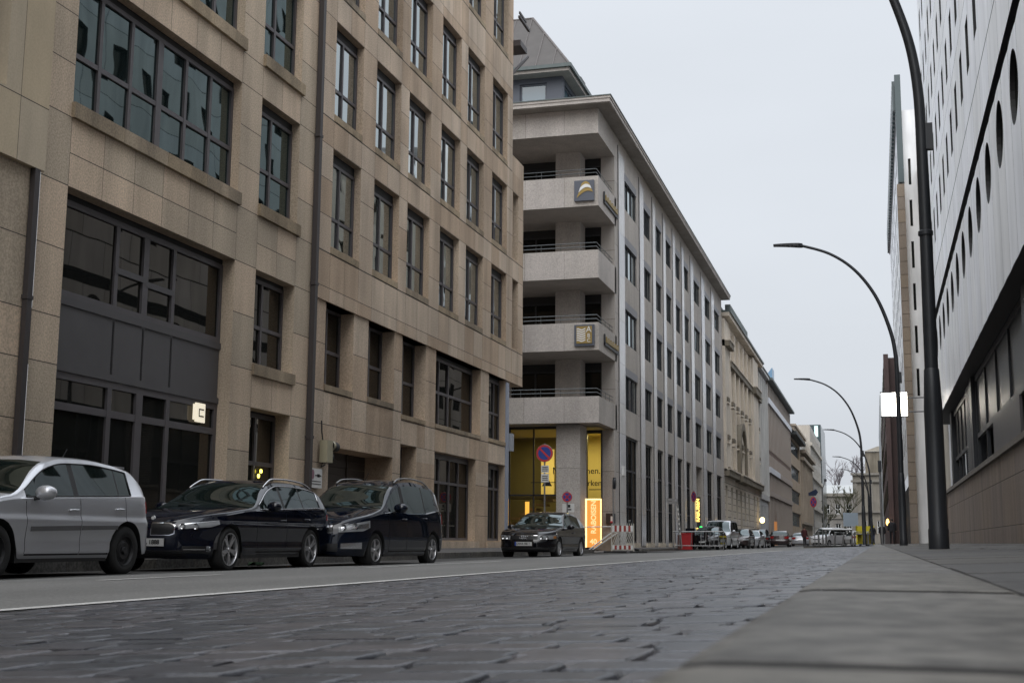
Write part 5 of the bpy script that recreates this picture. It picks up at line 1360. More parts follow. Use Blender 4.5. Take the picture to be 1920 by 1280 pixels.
def mirror(c, x, z, s=1.0, mat=None, sides=(-1, 1)):
    for sd in sides:
        m_ = MB(); i0 = min(range(len(c.out)), key=lambda i: abs(c.out[i][0] - x)); y = c.at(i0, c.belt(x))[1]
        pr = [(0, -.005), (.055, .0), (.085, .03), (.092, .07), (.085, .11), (.0, .12)]
        m_.lathe(pr, 14, 'x')
        for i in range(len(m_.v)):
            vx, vy, vz = m_.v[i]; m_.v[i] = (x + vx * 1.0 * s, sd * (y + .115 * s) + vy * 1.25 * s, z + vz * .86 * s)
        m_.tube([(x + .05, sd * (y - .03), z - .07 * s), (x + .05, sd * (y + .06), z - .055 * s)], .02, 6, 1)
        m_.build('wing_mirror', [mat or M[c.S['paint']], M['trim']], c.t, None, True, R(45))
def plate(c, z, s, front=True, blue=True, size=(.52, .11), y=0):
    x = (c.at(0, z)[0] if front else c.at(len(c.out) - 1, z)[0]); k = -1 if front else 1
    m_ = MB(); m_.box(min(x + k * .018, x + k * .004), max(x + k * .018, x + k * .004), y - size[0] / 2, y + size[0] / 2, z - size[1] / 2, z + size[1] / 2)
    m_.box(min(x + k * .02, x + k * .0185), max(x + k * .02, x + k * .0185), *( (size[0] / 2 - .045 + y, size[0] / 2 + y) if front else (-size[0] / 2 + y, -size[0] / 2 + .045 + y)), z - size[1] / 2, z + size[1] / 2, 1)
    o = m_.build('number_plate', [M['plate'], M['plateblue'] if blue else M['plate']], c.t)
    if s: text('plate_lettering', s, size[1] * (.92 if len(s) > 9 else .78), M['text_black'], o, basis((x + k * .020, y, z), (0, -1, 0) if front else (0, 1, 0), (0, 0, 1)), .001, weight=.003)
ROWS = [0, .27, .29, .32, .35, .38, .42, .46, .50, .54, .58, .61, .635, .66, .675, .69, .715, .74, .77, .80, .83, .86, .89, .92, .95, .98, 1.01, 9]
SIDE = [(.15, .10), (.24, .045), (.34, .016), (.42, .024), (.55, .012), (.66, .0), (.69, .004), (.74, .022), (.82, .026), (.92, .036), (1.05, .06), (1.2, .09)]
# ---- silver hatchback (front half out of frame on the left)
G = dict(L=4.20, W=.88, wb=2.578, axf=.88, wr=.316, rim=.19, spokes=0, fa=.62, fn=2.7, ra=.42, rn=3.2, paint='p_silver', rows=ROWS, tumble=.36,
         sill=[(0, .22), (.6, .21), (1.5, .20), (3.2, .22), (3.8, .26), (4.2, .30)], side=SIDE,
         front=[(.2, .10), (.32, .01), (.5, .0), (.66, .05), (.8, .2)], rear=[(.2, .08), (.34, .01), (.55, .0), (.66, .06), (.9, .10), (1.0, .12)],
         belt=[(0, .66), (.3, .76), (.9, .86), (1.25, .905), (2.2, .945), (3.3, .985), (3.9, 1.01), (4.2, 1.0)],
         top=[(0, .66), (.15, .78), (.5, .88), (1.05, .975), (1.2, 1.0), (1.95, 1.40), (2.3, 1.475), (2.8, 1.488), (3.3, 1.455), (3.68, 1.40), (3.78, 1.36), (4.05, 1.06), (4.2, 1.0)],
         cowl=1.18, roof0=1.97, roof1=3.76, tail=4.04, side_glass=[(1.42, 2.36), (2.46, 3.32), (3.345, 3.60)], doors=[(1.40, 2.45), (2.45, 3.44)], handle_z=.80)
c = car(G, 'hatchback', 'silver five-door hatchback with black steel wheels, cut off by the left edge', 'car', (-10.18, 14.72 - G['axf'] - G['wb'], -.02), R(90), 'cars parked along the left kerb')
mirror(c, 1.50, .985, 1.12)
c.patch('tail_light', M['taillens'], c.arc_of_x(3.93), c.arc[-1] - .48, lambda u: .80 - .02 * u, lambda u: .985 - .03 * (1 - u), .008)
c.patch('headlight', M['headlens'], c.arc_of_y(.42), c.arc_of_x(.55), lambda u: .58 + .05 * u, lambda u: .70 + .05 * u, .006)
c.patch('grille', M['grille'], 0, c.arc_of_y(.40), .54, .64, .004)
c.patch('side_moulding', M['mould'], c.arc_of_x(1.48), c.arc_of_x(2.435), lambda u: .545 + .02 * u, lambda u: .60 + .02 * u, .014, nu=12)
c.patch('side_moulding', M['mould'], c.arc_of_x(2.465), c.arc_of_x(3.22), lambda u: .567 + .015 * u, lambda u: .62 + .012 * u, .014, nu=12)
plate(c, .72, '', False); m_ = MB(); m_.tube([(3.2, 0, 1.46), (3.32, 0, 1.62)], .006, 5); m_.build('aerial', M['trim'], c.t)
s_ = MB(); s_.box(3.66, 3.86, -.52, .52, 1.385, 1.41); s_.build('roof_spoiler', M['p_silver'], c.t)
def chrome_line(c, x0, x1, mat, up=True, z_off=0.0, r=.008):
    """bright strip round the side glass"""
    for sd in (-1, 1):
        lo, hi = [], []
        for i in range(len(c.out)):
            if x0 <= c.out[i][0] <= x1:
                s_ = c.section(i); p1, p2 = s_[1], s_[2]
                lo.append((p1[0], sd * (p1[1] + .006), p1[2] + .004)); hi.append((p2[0], sd * (p2[1] + .006), p2[2]))
        m_ = MB(); m_.tube(lo, r, 5)
        if up: m_.tube(hi, r, 5); m_.tube([lo[-1], hi[-1]], r, 5)
        m_.build('window_trim', mat, c.t, None, True)
chrome_line(c, 1.42, 3.62, M['trim'], True)
# ---- navy estate car
B3 = dict(L=4.633, W=.905, wb=2.81, axf=.79, wr=.322, rim=.236, spokes=5, double=True, fa=.80, fn=2.4, ra=.50, rn=3.0, paint='p_navy', rows=ROWS, tumble=.42, arch=.05,
          sill=[(0, .20), (.5, .18), (1.5, .19), (3.4, .20), (4.2, .24), (4.63, .28)], side=SIDE,
          front=[(.18, .06), (.28, .0), (.45, .01), (.62, .02), (.72, .07), (.82, .25)], rear=[(.2, .08), (.34, .01), (.6, .0), (.72, .05), (.98, .10)],
          belt=[(0, .70), (.25, .765), (.8, .825), (1.5, .89), (2.4, .92), (3.4, .955), (4.2, .98), (4.63, .97)],
          top=[(0, .70), (.12, .785), (.5, .865), (1.3, .955), (1.55, .985), (2.35, 1.36), (2.65, 1.425), (3.1, 1.435), (3.7, 1.405), (4.05, 1.355), (4.12, 1.33), (4.50, 1.02), (4.63, .97)],
          cowl=1.45, roof0=2.37, roof1=4.10, tail=4.48, side_glass=[(1.80, 2.62), (2.70, 3.36), (3.40, 4.02)], doors=[(1.62, 2.66), (2.66, 3.56)], handle_z=.76)
c = car(B3, 'estate_car', 'navy estate car with silver roof rails and double-spoke rims, its plate ending 1888', 'car', (-10.02, 17.17 - .79, -.02), R(90), 'cars parked along the left kerb')
mirror(c, 1.92, .975, 1.0); chrome_line(c, 1.72, 4.04, M['chrome'])
c.patch('headlight', M['headlens'], c.arc_of_y(.44), c.arc_of_x(.50), lambda u: .605 + .045 * u + .06 * max(0, u - .75) * 2, lambda u: .668 + .072 * u ** .8, .006, nu=16)
c.patch('headlight_strip', M['reflector'], c.arc_of_y(.46), c.arc_of_x(.48), lambda u: .664 + .058 * u ** .8, lambda u: .674 + .062 * u ** .8, .011, nu=14)
for sd in (-1, 1):
    for a, r in ((c.arc_of_y(.50), .040), (c.arc_of_y(.66), .044)):
        p = c.at_arc(a, .648, .012, sd); m_ = MB(); m_.lathe([(r * .55, 0), (r, -.012), (r, .01)], 14, 'x', p); m_.build('headlight_ring', M['reflector'], c.t)
def kidney(c, sd):
    a0, a1 = .03, .40
    c.patch('grille_surround', M['chrome'], a0, a1, lambda u: .515 + .06 * max(0, u - .8) * 2, lambda u: .700 - .14 * max(0, u - .75), .006, (sd,))
    c.patch('grille', M['grille'], a0 + .012, a1 - .016, lambda u: .526 + .06 * max(0, u - .8) * 2, lambda u: .689 - .14 * max(0, u - .75), .010, (sd,))
kidney(c, -1); kidney(c, 1)
c.patch('lower_intake', M['grille'], 0, c.arc_of_y(.55), .235, .31, .003); c.patch('side_intake', M['grille'], c.arc_of_y(.50), c.arc_of_y(.80), .27, .37, .003)
c.patch('bumper_strip', M['chrome'], c.arc_of_y(.52), c.arc_of_y(.76), .315, .325, .010)
for sd in (-1, 1):
    p = c.at_arc(c.arc_of_y(.78), .325, .01, sd); m_ = MB(); m_.lathe([(0, -.01), (.042, -.008), (.05, .01)], 14, 'x', p); m_.build('fog_lamp', M['reflector'], c.t)
c.patch('tail_light', M['taillens'], c.arc_of_x(4.25), c.arc[-1] - .40, .80, lambda u: .90, .008)
plate(c, .42, 'HH L 1888', True, True); m_ = MB(); m_.lathe([(0, -.012), (.032, -.01), (.036, .01)], 16, 'x', (.12, 0, .765)); m_.lathe([(.026, -.0135), (.034, -.012)], 16, 'x', (.12, 0, .765), 1); m_.build('bonnet_badge', [M['white'], M['chrome']], c.t)
def rails(c, x0, x1, mat, dy=.0, h=.05):
    for sd in (-1, 1):
        P = []
        for i in range(len(c.out)):
            if x0 <= c.out[i][0] <= x1:
                s_ = c.section(i); u = (c.out[i][0] - x0) / (x1 - x0); P.append((s_[3][0], sd * (s_[3][1] - .03 + dy), s_[3][2] + .012 + h * min(1, 7 * u * (1 - u) + .02)))
        m_ = MB(); m_.tube(P, .016, 6); m_.build('roof_rail', mat, c.t, None, True)
rails(c, 2.20, 4.02, M['chrome'])
for k in range(2): m_ = MB(); m_.tube([(1.50 + .02 * k, -.62 + k * .68, .975), (1.62, -.2 + k * .68, 1.0)], .008, 4); m_.build('wiper', M['trim'], c.t)
# ---- dark blue tall mini-van
S3 = dict(L=4.205, W=.842, wb=2.617, axf=.83, wr=.305, rim=.20, spokes=5, fa=.68, fn=2.5, ra=.46, rn=3.2, paint='p_blue', rows=ROWS, tumble=.25, arch=.05,
          sill=[(0, .22), (.5, .2), (1.5, .19), (3.0, .2), (3.7, .25), (4.2, .30)], side=[(.15, .09), (.24, .04), (.36, .01), (.55, 0), (.75, .006), (.9, .016), (1.05, .04), (1.2, .07)],
          front=[(.18, .06), (.3, .0), (.5, .01), (.66, .03), (.8, .12), (.9, .25)], rear=[(.2, .08), (.34, .01), (.6, .0), (.9, .04), (1.1, .10)],
          belt=[(0, .70), (.25, .80), (.7, .89), (1.2, .955), (1.9, .99), (2.3, .965), (3.0, .975), (3.8, 1.04), (4.2, 1.0)],
          top=[(0, .70), (.12, .82), (.5, .93), (.95, 1.03), (1.12, 1.07), (1.85, 1.50), (2.2, 1.60), (2.8, 1.635), (3.4, 1.60), (3.72, 1.54), (3.82, 1.50), (4.1, 1.15), (4.2, 1.0)],
          cowl=1.08, roof0=1.87, roof1=3.80, tail=4.09, side_glass=[(1.42, 2.05), (2.20, 3.12), (3.16, 3.66)], doors=[(1.36, 2.16), (2.16, 3.14)], handle_z=.86)
c = car(S3, 'minivan', 'dark blue tall-roofed minivan with grey roof rails, third in the parked row', 'car', (-9.42, 21.5 - .83, -.03), R(90 - 3.2), 'cars parked along the left kerb')
mirror(c, 1.52, 1.06, 1.15)
c.patch('headlight', M['headlens'], c.arc_of_y(.46), c.arc_of_x(.55), lambda u: .61 + .03 * u + .09 * max(0, u - .7) * 2, lambda u: .70 + .12 * u ** .8, .007, nu=16)
c.patch('headlight_strip', M['reflector'], c.arc_of_y(.50), c.arc_of_x(.50), lambda u: .640 + .05 * u, lambda u: .700 + .07 * u, .010, nu=14)
for sd in (-1, 1):
    for a, r, z in ((c.arc_of_y(.54), .055, .69), (c.arc_of_y(.70), .055, .72)):
        p = c.at_arc(a, z, .013, sd); m_ = MB(); m_.lathe([(r * .45, 0), (r, -.014), (r, .01)], 14, 'x', p); m_.build('headlight_ring', M['reflector'], c.t)
c.patch('grille_surround', M['chrome'], 0, c.arc_of_y(.36), .70, .735, .014); c.patch('grille', M['grille'], 0, c.arc_of_y(.345), lambda u: .56 + .05 * u, .70, .008); c.patch('grille_surround', M['chrome'], 0, c.arc_of_y(.33), lambda u: .545 + .05 * u, lambda u: .562 + .05 * u, .012)
c.patch('fog_lamp', M['reflector'], c.arc_of_y(.50), c.arc_of_y(.78), lambda u: .33, lambda u: .42 + .02 * u, .008); c.patch('lower_intake', M['grille'], 0, c.arc_of_y(.45), .28, .42, .004)
c.patch('tail_light', M['taillens'], c.arc_of_x(3.92), c.arc[-1] - .42, .80, 1.0, .008)
plate(c, .48, ''); rails(c, 1.95, 3.66, M['steel'], -.005, .06); m_ = MB(); m_.tube([(2.0, 0, 1.56), (2.2, 0, 1.74)], .006, 5); m_.build('aerial', M['trim'], c.t)
for k in range(2): m_ = MB(); m_.tube([(1.12, -.6 + k * .62, 1.075), (1.2, -.1 + k * .62, 1.11)], .008, 4); m_.build('wiper', M['trim'], c.t)
# ---- black three-door hatchback in front of the side street
A3 = dict(L=4.152, W=.868, wb=2.512, axf=.85, wr=.303, rim=.19, spokes=7, fa=.66, fn=2.7, ra=.44, rn=3.1, paint='p_black', rows=ROWS, tumble=.42, arch=.05,
          sill=[(0, .21), (.5, .2), (1.5, .20), (3.2, .21), (3.8, .25), (4.15, .30)], side=SIDE,
          front=[(.18, .07), (.28, .0), (.48, .0), (.56, .035), (.68, .07), (.8, .25)], rear=[(.2, .08), (.34, .01), (.6, .0), (.72, .06), (.98, .12)],
          belt=[(0, .66), (.3, .73), (.8, .81), (1.3, .87), (2.2, .90), (3.3, .93), (3.9, .95), (4.15, .93)],
          top=[(0, .66), (.14, .75), (.5, .83), (1.15, .93), (1.35, .96), (2.05, 1.33), (2.35, 1.41), (2.8, 1.42), (3.2, 1.38), (3.5, 1.31), (3.98, 1.0), (4.15, .93)],
          cowl=1.28, roof0=2.07, roof1=3.44, tail=3.96, side_glass=[(1.56, 2.52), (2.60, 3.44)], doors=[(1.48, 2.58)], handle_z=.76, dark_handle=True)
c = car(A3, 'hatchback', 'black three-door hatchback facing us in front of the lit corner lobby', 'car', (-9.93, 37.3 - .85, -.06), R(90 - 2.2), 'cars parked along the left kerb')
mirror(c, 1.68, .93, 1.0)
c.patch('headlight', M['headlens'], c.arc_of_y(.44), c.arc_of_x(.50), lambda u: .555 + .02 * u + .03 * max(0, u - .8) * 2, lambda u: .665 + .03 * u, .006, nu=12)
for sd in (-1, 1):
    for a in (c.arc_of_y(.53), c.arc_of_y(.68)):
        p = c.at_arc(a, .612, .013, sd); m_ = MB(); m_.lathe([(.02, 0), (.048, -.012), (.048, .01)], 14, 'x', p); m_.build('headlight_ring', M['reflector'], c.t)
c.patch('grille', M['grille'], 0, c.arc_of_y(.40), lambda u: .56, lambda u: .665, .006); c.patch('grille_surround', M['chrome'], 0, c.arc_of_y(.41), .668, .68, .010)
x0 = c.at(0, .61)[0] - .016; m_ = MB()
for k in range(4):
    yc = (k - 1.5) * .062; pts = [(x0, yc + .042 * math.cos(2 * math.pi * i / 18), .612 + .042 * math.sin(2 * math.pi * i / 18)) for i in range(19)]; m_.tube(pts, .007, 5)
m_.build('grille_badge', M['chrome'], c.t, None, True)
plate(c, .43, 'OWA RK 6'); c.patch('lower_intake', M['grille'], 0, c.arc_of_y(.72), .25, .33, .004); c.patch('side_marker', simple('amber_marker', (.4, .15, .02), .3), c.arc_of_x(.34), c.arc_of_x(.48), .585, .66, .012)
c.patch('tail_light', M['taillens'], c.arc_of_x(3.9), c.arc[-1] - .42, .70, .88, .008)
# ---- distant cars
def variant(base, **kw):
    d = dict(base); d.update(kw); return d
VAN = dict(L=4.89, W=.952, wb=3.0, axf=.90, wr=.33, rim=.21, spokes=5, fa=.60, fn=3.0, ra=.3, rn=4, paint='p_silver', rows=ROWS, tumble=.16, arch=.05,
           sill=[(0, .25), (4.89, .28)], side=[(.15, .08), (.3, .02), (.6, 0), (1.0, .012), (1.25, .03)], front=[(.2, .06), (.35, 0), (.7, .02), (.95, .15)], rear=[(.2, .05), (.4, 0), (1.3, .03)],
           belt=[(0, .78), (.3, .92), (.8, 1.05), (1.3, 1.12), (4.89, 1.15)], top=[(0, .78), (.15, .95), (.5, 1.08), (.75, 1.15), (1.65, 1.84), (2.0, 1.93), (3.5, 1.95), (4.6, 1.90), (4.75, 1.8), (4.86, 1.2), (4.89, 1.15)],
           cowl=.78, roof0=1.66, roof1=4.72, tail=4.85, side_glass=[(1.15, 2.1), (2.2, 3.4), (3.5, 4.6)], doors=[])
def far_car(spec, name, label, x, y, z, rot, group=None, cat='car', front=True):
    c = car(spec, name, label, cat, (x, y, z), rot, group, False)
    mirror(c, spec['cowl'] + .4, c.belt(spec['cowl'] + .4) + .08, 1.05)
    c.patch('headlight', M['headlens'], c.arc_of_y(c.Wd * .55), c.arc_of_x(.5), c.belt(.2) - .13, c.belt(.2) - .02, .008)
    c.patch('grille', M['grille'], 0, c.arc_of_y(c.Wd * .45), c.belt(0) - .10, c.belt(0) - .01, .006); c.patch('lower_intake', M['grille'], 0, c.arc_of_y(c.Wd * .5), .27, .38, .005)
    c.patch('tail_light', M['taillens'], c.arc_of_x(c.L - .28), c.arc[-1] - c.Wd * .55, c.belt(c.L) - .25, c.belt(c.L) - .05, .01)
    plate(c, .45, '', True, False); plate(c, .62, '', False, False); return c
GF_ = 'cars parked further down the left side'
far_car(variant(A3, doors=[], paint='p_black'), 'hatchback', 'small black car behind the metal crowd barrier, in front of the silver van', -10.0, 77.5, -.0, R(88), GF_)
far_car(VAN, 'van', 'tall silver passenger van parked behind the small black car', -10.35, 86.5, .0, R(88), GF_, 'van')
far_car(variant(G, doors=[], paint='p_dark'), 'hatchback', 'dark reddish car just behind the silver van', -9.9, 95.5, .0, R(88), GF_)
far_car(variant(B3, doors=[], paint='p_silver'), 'estate_car', 'pale grey car between the two dark cars behind the silver van', -9.75, 102, .0, R(88), GF_)
far_car(variant(S3, doors=[], paint='p_black'), 'minivan', 'dark car with a bright roof edge, last of the row behind the silver van', -9.8, 109.5, .0, R(88), GF_)
far_car(variant(G, doors=[], paint='p_dark'), 'hatchback', 'dark hatchback seen from behind, alone in the roadway', -8.45, 122, .06, R(-90))
far_car(variant(B3, doors=[], paint='p_silver'), 'sedan', 'silver car seen from behind with a red tail light, next to the dark hatchback', -7.9, 143, .1, R(-88))
far_car(variant(VAN, paint='p_white'), 'van', 'white van standing across the road beyond the bicycle stands', -6.0, 137, .1, R(62), None, 'van')
far_car(variant(G, doors=[], paint='p_white'), 'hatchback', 'white car with a red tail light half hidden behind the bicycle stands', -2.6, 136, .2, R(-75))

# ================================================================== STREET FURNITURE
def bez(pts, n=40):
    """Catmull-Rom through 2-d points"""
    P = [pts[0]] + list(pts) + [pts[-1]]; o = []
    for i in range(1, len(P) - 2):
        for k in range(max(2, n // (len(pts) - 1))):
            u = k / max(2, n // (len(pts) - 1)); a, b, c_, d = P[i - 1], P[i], P[i + 1], P[i + 2]
            o.append(tuple(.5 * ((2 * b[j]) + (-a[j] + c_[j]) * u + (2 * a[j] - 5 * b[j] + 4 * c_[j] - d[j]) * u * u + (-a[j] + 3 * b[j] - 3 * c_[j] + d[j]) * u ** 3) for j in range(len(b))))
    o.append(tuple(pts[-1])); return o
LAMPS = [(.74, 17.0, .39, 'nearest dark curved street lamp, its thick post rising out of the picture'), (.80, 42.6, .39, 'second dark curved street lamp, reaching far out over the street beside the lit white sign'),
         (-.72, 78.7, .37, 'third curved street lamp, its arm just above the low red brown block'), (-.42, 115, .37, 'fourth curved street lamp with its head above the end of the left row'),
         (-.80, 150.6, .3, 'fifth thin curved street lamp near the end of the street'), (-.80, 177, .3, 'sixth and farthest curved street lamp')]
l0 = thing('street_lamp', LAMPS[0][3], 'street lamp', LAMPS[0][:3], 'curved street lamps along the right kerb')
shape = bez([(0, 0.0), (0, 2.2), (0, 4.8), (-.03, 6.1), (-.20, 7.0), (-.60, 8.05), (-1.22, 8.92), (-2.0, 9.5), (-2.95, 9.84)], 64)
rad = [.084 - .038 * max(0, min(1, (p[1] - 3) / 6.5)) for p in shape]
mb = MB(); mb.tube([(x, 0, z) for x, z in shape], rad, 20); mb.build('pole', M['lamp_post'], l0, None, True, R(50))
mb = MB(); mb.lathe([(.125, 0), (.125, .24), (.116, .26), (.114, 1.75), (.094, 2.25), (.086, 2.27)], 24); mb.build('base_sleeve', M['lamp_post'], l0, None, True, R(40)); mb = MB(); mb.lathe([(.082, 4.0), (.094, 4.01), (.094, 4.06), (.082, 4.07)], 20); mb.build('collar', M['lamp_post'], l0, None, True, R(40))
mb = MB(); mb.box(.05, .14, -.05, .05, 5.15, 5.5); mb.build('junction_box', M['lamp_post'], l0)
mb = MB()
for k in range(8):
    u = k / 7; x = -2.85 - .95 * u; z = 9.82 + .10 * u - .05 * u * u; w = .16 * (1 - .35 * u) * (0.6 if k == 0 else 1); h = .055 * (1 - .5 * u)
    if k: mb.quad(pv[0], pv[1], (x, w, z + h), (x, -w, z + h)); mb.quad(pv[3], pv[2], (x, -w, z - h), (x, w, z - h)); mb.quad(pv[1], pv[2], (x, w, z - h), (x, w, z + h)); mb.quad(pv[3], pv[0], (x, -w, z + h), (x, -w, z - h))
    pv = ((x, -w, z + h), (x, w, z + h), (x, w, z - h), (x, -w, z - h))
mb.quad(*pv); mb.build('lamp_head', M['lamp_post'], l0)
for lx, ly, lz, lab in LAMPS[1:]:
    c = copy_tree(l0); c.location = (lx, ly, lz); c['label'] = lab
# bulky sleeve further up the first post (hinge collar seen in front of the panels)
# ---- traffic signal pole, far right
t = thing('signal_pole', 'slim grey pole with a dark cap standing on the island by the people', 'pole', (.35, 95, .37)); mb = MB(); mb.tube([(0, 0, 0), (0, 0, 5.4)], .085, 10); mb.build('pole', M['steel'], t); mb = MB(); mb.box(-.12, .12, -.12, .12, 5.1, 5.9); mb.build('cap', M['lamp_post'], t)
t = thing('signal_pole', 'very thin tall pole with a small head in front of the low limestone building', 'pole', (-9.6, 250, .0)); mb = MB(); mb.tube([(0, 0, 0), (0, 0, 10.5), (.5, 0, 12)], .1, 6); mb.build('pole', M['steel'], t); mb = MB(); mb.box(.3, .8, -.2, .2, 11.9, 12.4); mb.build('head', M['lamp_post'], t)
# ---- round signs
def disc(mb, r0, r1, y, mi, n=32, z=0.0):
    for i in range(n):
        a, b = 2 * math.pi * i / n, 2 * math.pi * (i + 1) / n
        mb.quad((r0 * math.cos(a), y, z + r0 * math.sin(a)), (r0 * math.cos(b), y, z + r0 * math.sin(b)), (r1 * math.cos(b), y, z + r1 * math.sin(b)), (r1 * math.cos(a), y, z + r1 * math.sin(a)), mi)
def stop_sign(label, loc, zc, r, lines=2, plates=False, arrow=None, h=None, lean=0.0):
    t = thing('traffic_sign', label, 'traffic sign', loc, None); h = h or zc + r + .05
    mb = MB(); mb.tube([(0, .035, 0), (lean, .035, h)], .03, 10); mb.build('pole', M['steel'], t)
    mb = MB(); disc(mb, 0, r, .0, 1, z=zc); disc(mb, r * .78, r, -.004, 0, z=zc); mb.lathe([(r * 1.01, 0), (r * 1.04, .004), (r * 1.04, .016), (0, .018)], 32, 'y', (0, 0, zc), 2)
    for s_ in ((1,) if lines == 1 else (1, -1)):
        w = r * .11; L2 = r * .82; ca = .7071
        q = [(-L2 * ca - w * ca, L2 * ca - w * ca), (-L2 * ca + w * ca, L2 * ca + w * ca), (L2 * ca + w * ca, -L2 * ca + w * ca), (L2 * ca - w * ca, -L2 * ca - w * ca)]
        mb.quad(*[(s_ * x, -.008, zc + z) for x, z in q], mi=0)
    mb.build('sign_disc', [M['signred'], M['signblue'], M['steel']], t)
    if arrow:
        m2 = MB(); m2.box(-r * .05, r * .05, -.011, -.009, zc - r * .5, zc + r * .5); m2.poly([(-r * .18, -.011, zc + r * .3), (r * .18, -.011, zc + r * .3), (0, -.011, zc + r * .65)]); m2.build('sign_arrow', M['white'], t)
    return t
ts = stop_sign('blue and red no-parking sign with two white plates before the yellow lobby glass', (-11.49, 45, .17), 3.42, .305, 1)
m2 = MB(); m2.box(-.12, .17, -.012, .0, 2.72, 2.98); m2.box(-.12, .17, -.012, .0, 2.38, 2.68); m2.build('info_plate', M['white'], ts)
for z in (2.92, 2.86, 2.79, 2.60, 2.53, 2.46):
    m2 = MB(); m2.box(-.08, .13, -.016, -.013, z - .014, z + .014); m2.build('plate_text', M['text_black'], ts)
ts = stop_sign('small purple-red no-stopping sign with a white board under it beside the stone pillar', (-11.83, 50, .17), 2.02, .20, 2)
m2 = MB(); m2.box(-.21, .28, .05, .062, 1.42, 1.76); m2.build('info_board', M['white'], ts); m2 = MB(); m2.box(.02, .12, .046, .049, 1.6, 1.72); m2.box(.0, .16, .046, .049, 1.5, 1.55); m2.build('board_mark', M['text_black'], ts)
stop_sign('red and blue no-stopping sign in front of the granite building, left of the silver van', (-10.35, 76.2, .05), 3.05, .30, 2).rotation_euler = (0, 0, R(-55))
t = stop_sign('red no-stopping sign under a dark blue arrow board in front of the bicycle stands', (-4.5, 99, .27), 3.2, .38, 2, h=4.6)
m2 = MB(); m2.poly([(-.55, -.01, 3.68), (.35, -.01, 3.68), (.6, -.01, 3.92), (.35, -.01, 4.16), (-.55, -.01, 3.9)]); m2.build('arrow_board', simple('navy_board', (.03, .045, .09), .5), t); t.rotation_euler = (0, 0, R(-50))
# leaning post with cross plate
t = thing('sign_post', 'leaning sticker-covered post with a short cross plate, left of the glowing letters', 'post', (-10.6, 72, .1)); mb = MB(); mb.tube([(.12, 0, 0), (-.1, 0, 2.75)], .04, 10); mb.build('pole', M['steel'], t); mb = MB(); mb.box(-.62, -.1, -.02, .02, 2.45, 2.6); mb.box(-.72, -.2, .03, .05, 2.62, 2.76); mb.build('cross_plate', M['steel'], t)
for k in range(6): mb = MB(); mb.box(-.09 + .02 * k, -.03 + .02 * k, -.046, -.042, 2.1 - k * .27, 2.22 - k * .27); mb.build('sticker', M['white'], t)
# mirror on pole by the barrier
t = thing('traffic_mirror', 'dark round traffic mirror seen edge-on on a thin post behind the red and white barrier', 'mirror', (-10.95, 55, .1)); mb = MB(); mb.tube([(0, 0, 0), (-.02, 0, 3.0)], .035, 8); mb.build('pole', M['steel'], t)
mb = MB(); mb.lathe([(0, -.05), (.14, -.04), (.22, 0), (.2, .04), (0, .06)], 20, 'x', (.06, 0, 2.85)); mb.box(-.02, .1, -.04, .04, 2.6, 3.1); mb.build('mirror_housing', M['lamp_post'], t, None, True, R(40))
t = thing('letter_box', 'small dark box with a white notice on the granite corner behind the barrier', 'box', (-13.35, 66.3, 1.35)); mb = MB(); mb.box(-.25, .2, 0, .28, 0, .55); mb.build('case', M['lamp_post'], t); mb = MB(); mb.box(.0, .15, -.01, -.002, .1, .4); mb.build('notice', M['white'], t)
w_ = MB(); w_.box(-13.19, -13.08, 68.6, 69.1, 4.0, 4.5); tag(w_.build('wall_lantern', M['white']), 'small white lantern box on the granite pilaster above the barrier', 'lantern')
# ---- red/white construction barrier and tilted board
t = thing('construction_barrier', 'red and white construction barrier standing at the mouth of the side street', 'barrier', (-9.98, 52, 0.0), None, R(8))
f = MB(); W2 = .45
for x in (-W2, W2): f.box(x - .02, x + .02, -.02, .02, .06, 1.16)
for z in (.12, .32, .82): f.box(-W2, W2, -.018, .018, z - .02, z + .02)
for k in range(11): x = -W2 + .05 + k * .085; f.box(x - .012, x + .012, -.012, .012, 1.10, 1.19)
for k in range(12):
    x = -W2 + .02 + k * .075; f.poly([(x, -.012, .36), (x + .03, -.012, .36), (min(x + .19, W2), -.012, .78), (min(x + .16, W2), -.012, .78)]); f.poly([(x, .012, .36), (min(x + .16, W2), .012, .78), (min(x + .19, W2), .012, .78), (x + .03, .012, .36)])
f.build('frame', simple('faded_white_plastic', (.47, .45, .40), .6, 0, .15, 6), t)
dr = simple('dull_red', (.30, .045, .035), .6)
for z0, z1 in ((.86, 1.10), (.14, .30)):
    p_ = MB()
    for k in range(9): x = -W2 + .03 + k * .093; p_.box(x, x + .093, -.022, .022, z0, z1, k % 2)
    p_.build('stripe_board', [M['white'], dr], t)
f = MB(); f.box(-.75, .15, -.3, .3, 0, .07); f.box(.3, 1.0, -.25, .25, 0, .07); f.build('foot', M['rubber'], t)
h_ = MB(); h_.lathe([(0, -.05), (.05, -.04), (.06, .02), (0, .05)], 12, 'z', (-W2, 0, 1.24)); h_.build('warning_lamp', M['signred'], t)
t = thing('tilted_panel', 'tilted wooden panel on struts between the black hatchback and the barrier', 'panel', (-10.85, 53, .02)); mb = MB(); mb.quad((-.6, 0, .12), (.35, -.5, .02), (.55, -.35, .82), (.45, .1, .9)); mb.quad((-.6, .03, .12), (.45, .13, .9), (.55, -.32, .82), (.35, -.47, .02)); mb.build('board', M['wood'], t)
mb = MB(); mb.tube([(-.75, -.2, .05), (.42, -.3, .9)], .03, 6); mb.tube([(-.6, -.4, .03), (.55, -.45, .78)], .025, 6); mb.tube([(-1.3, 0, 1.02), (.45, -.1, 1.05)], .022, 6); mb.build('strut', M['white'], t)
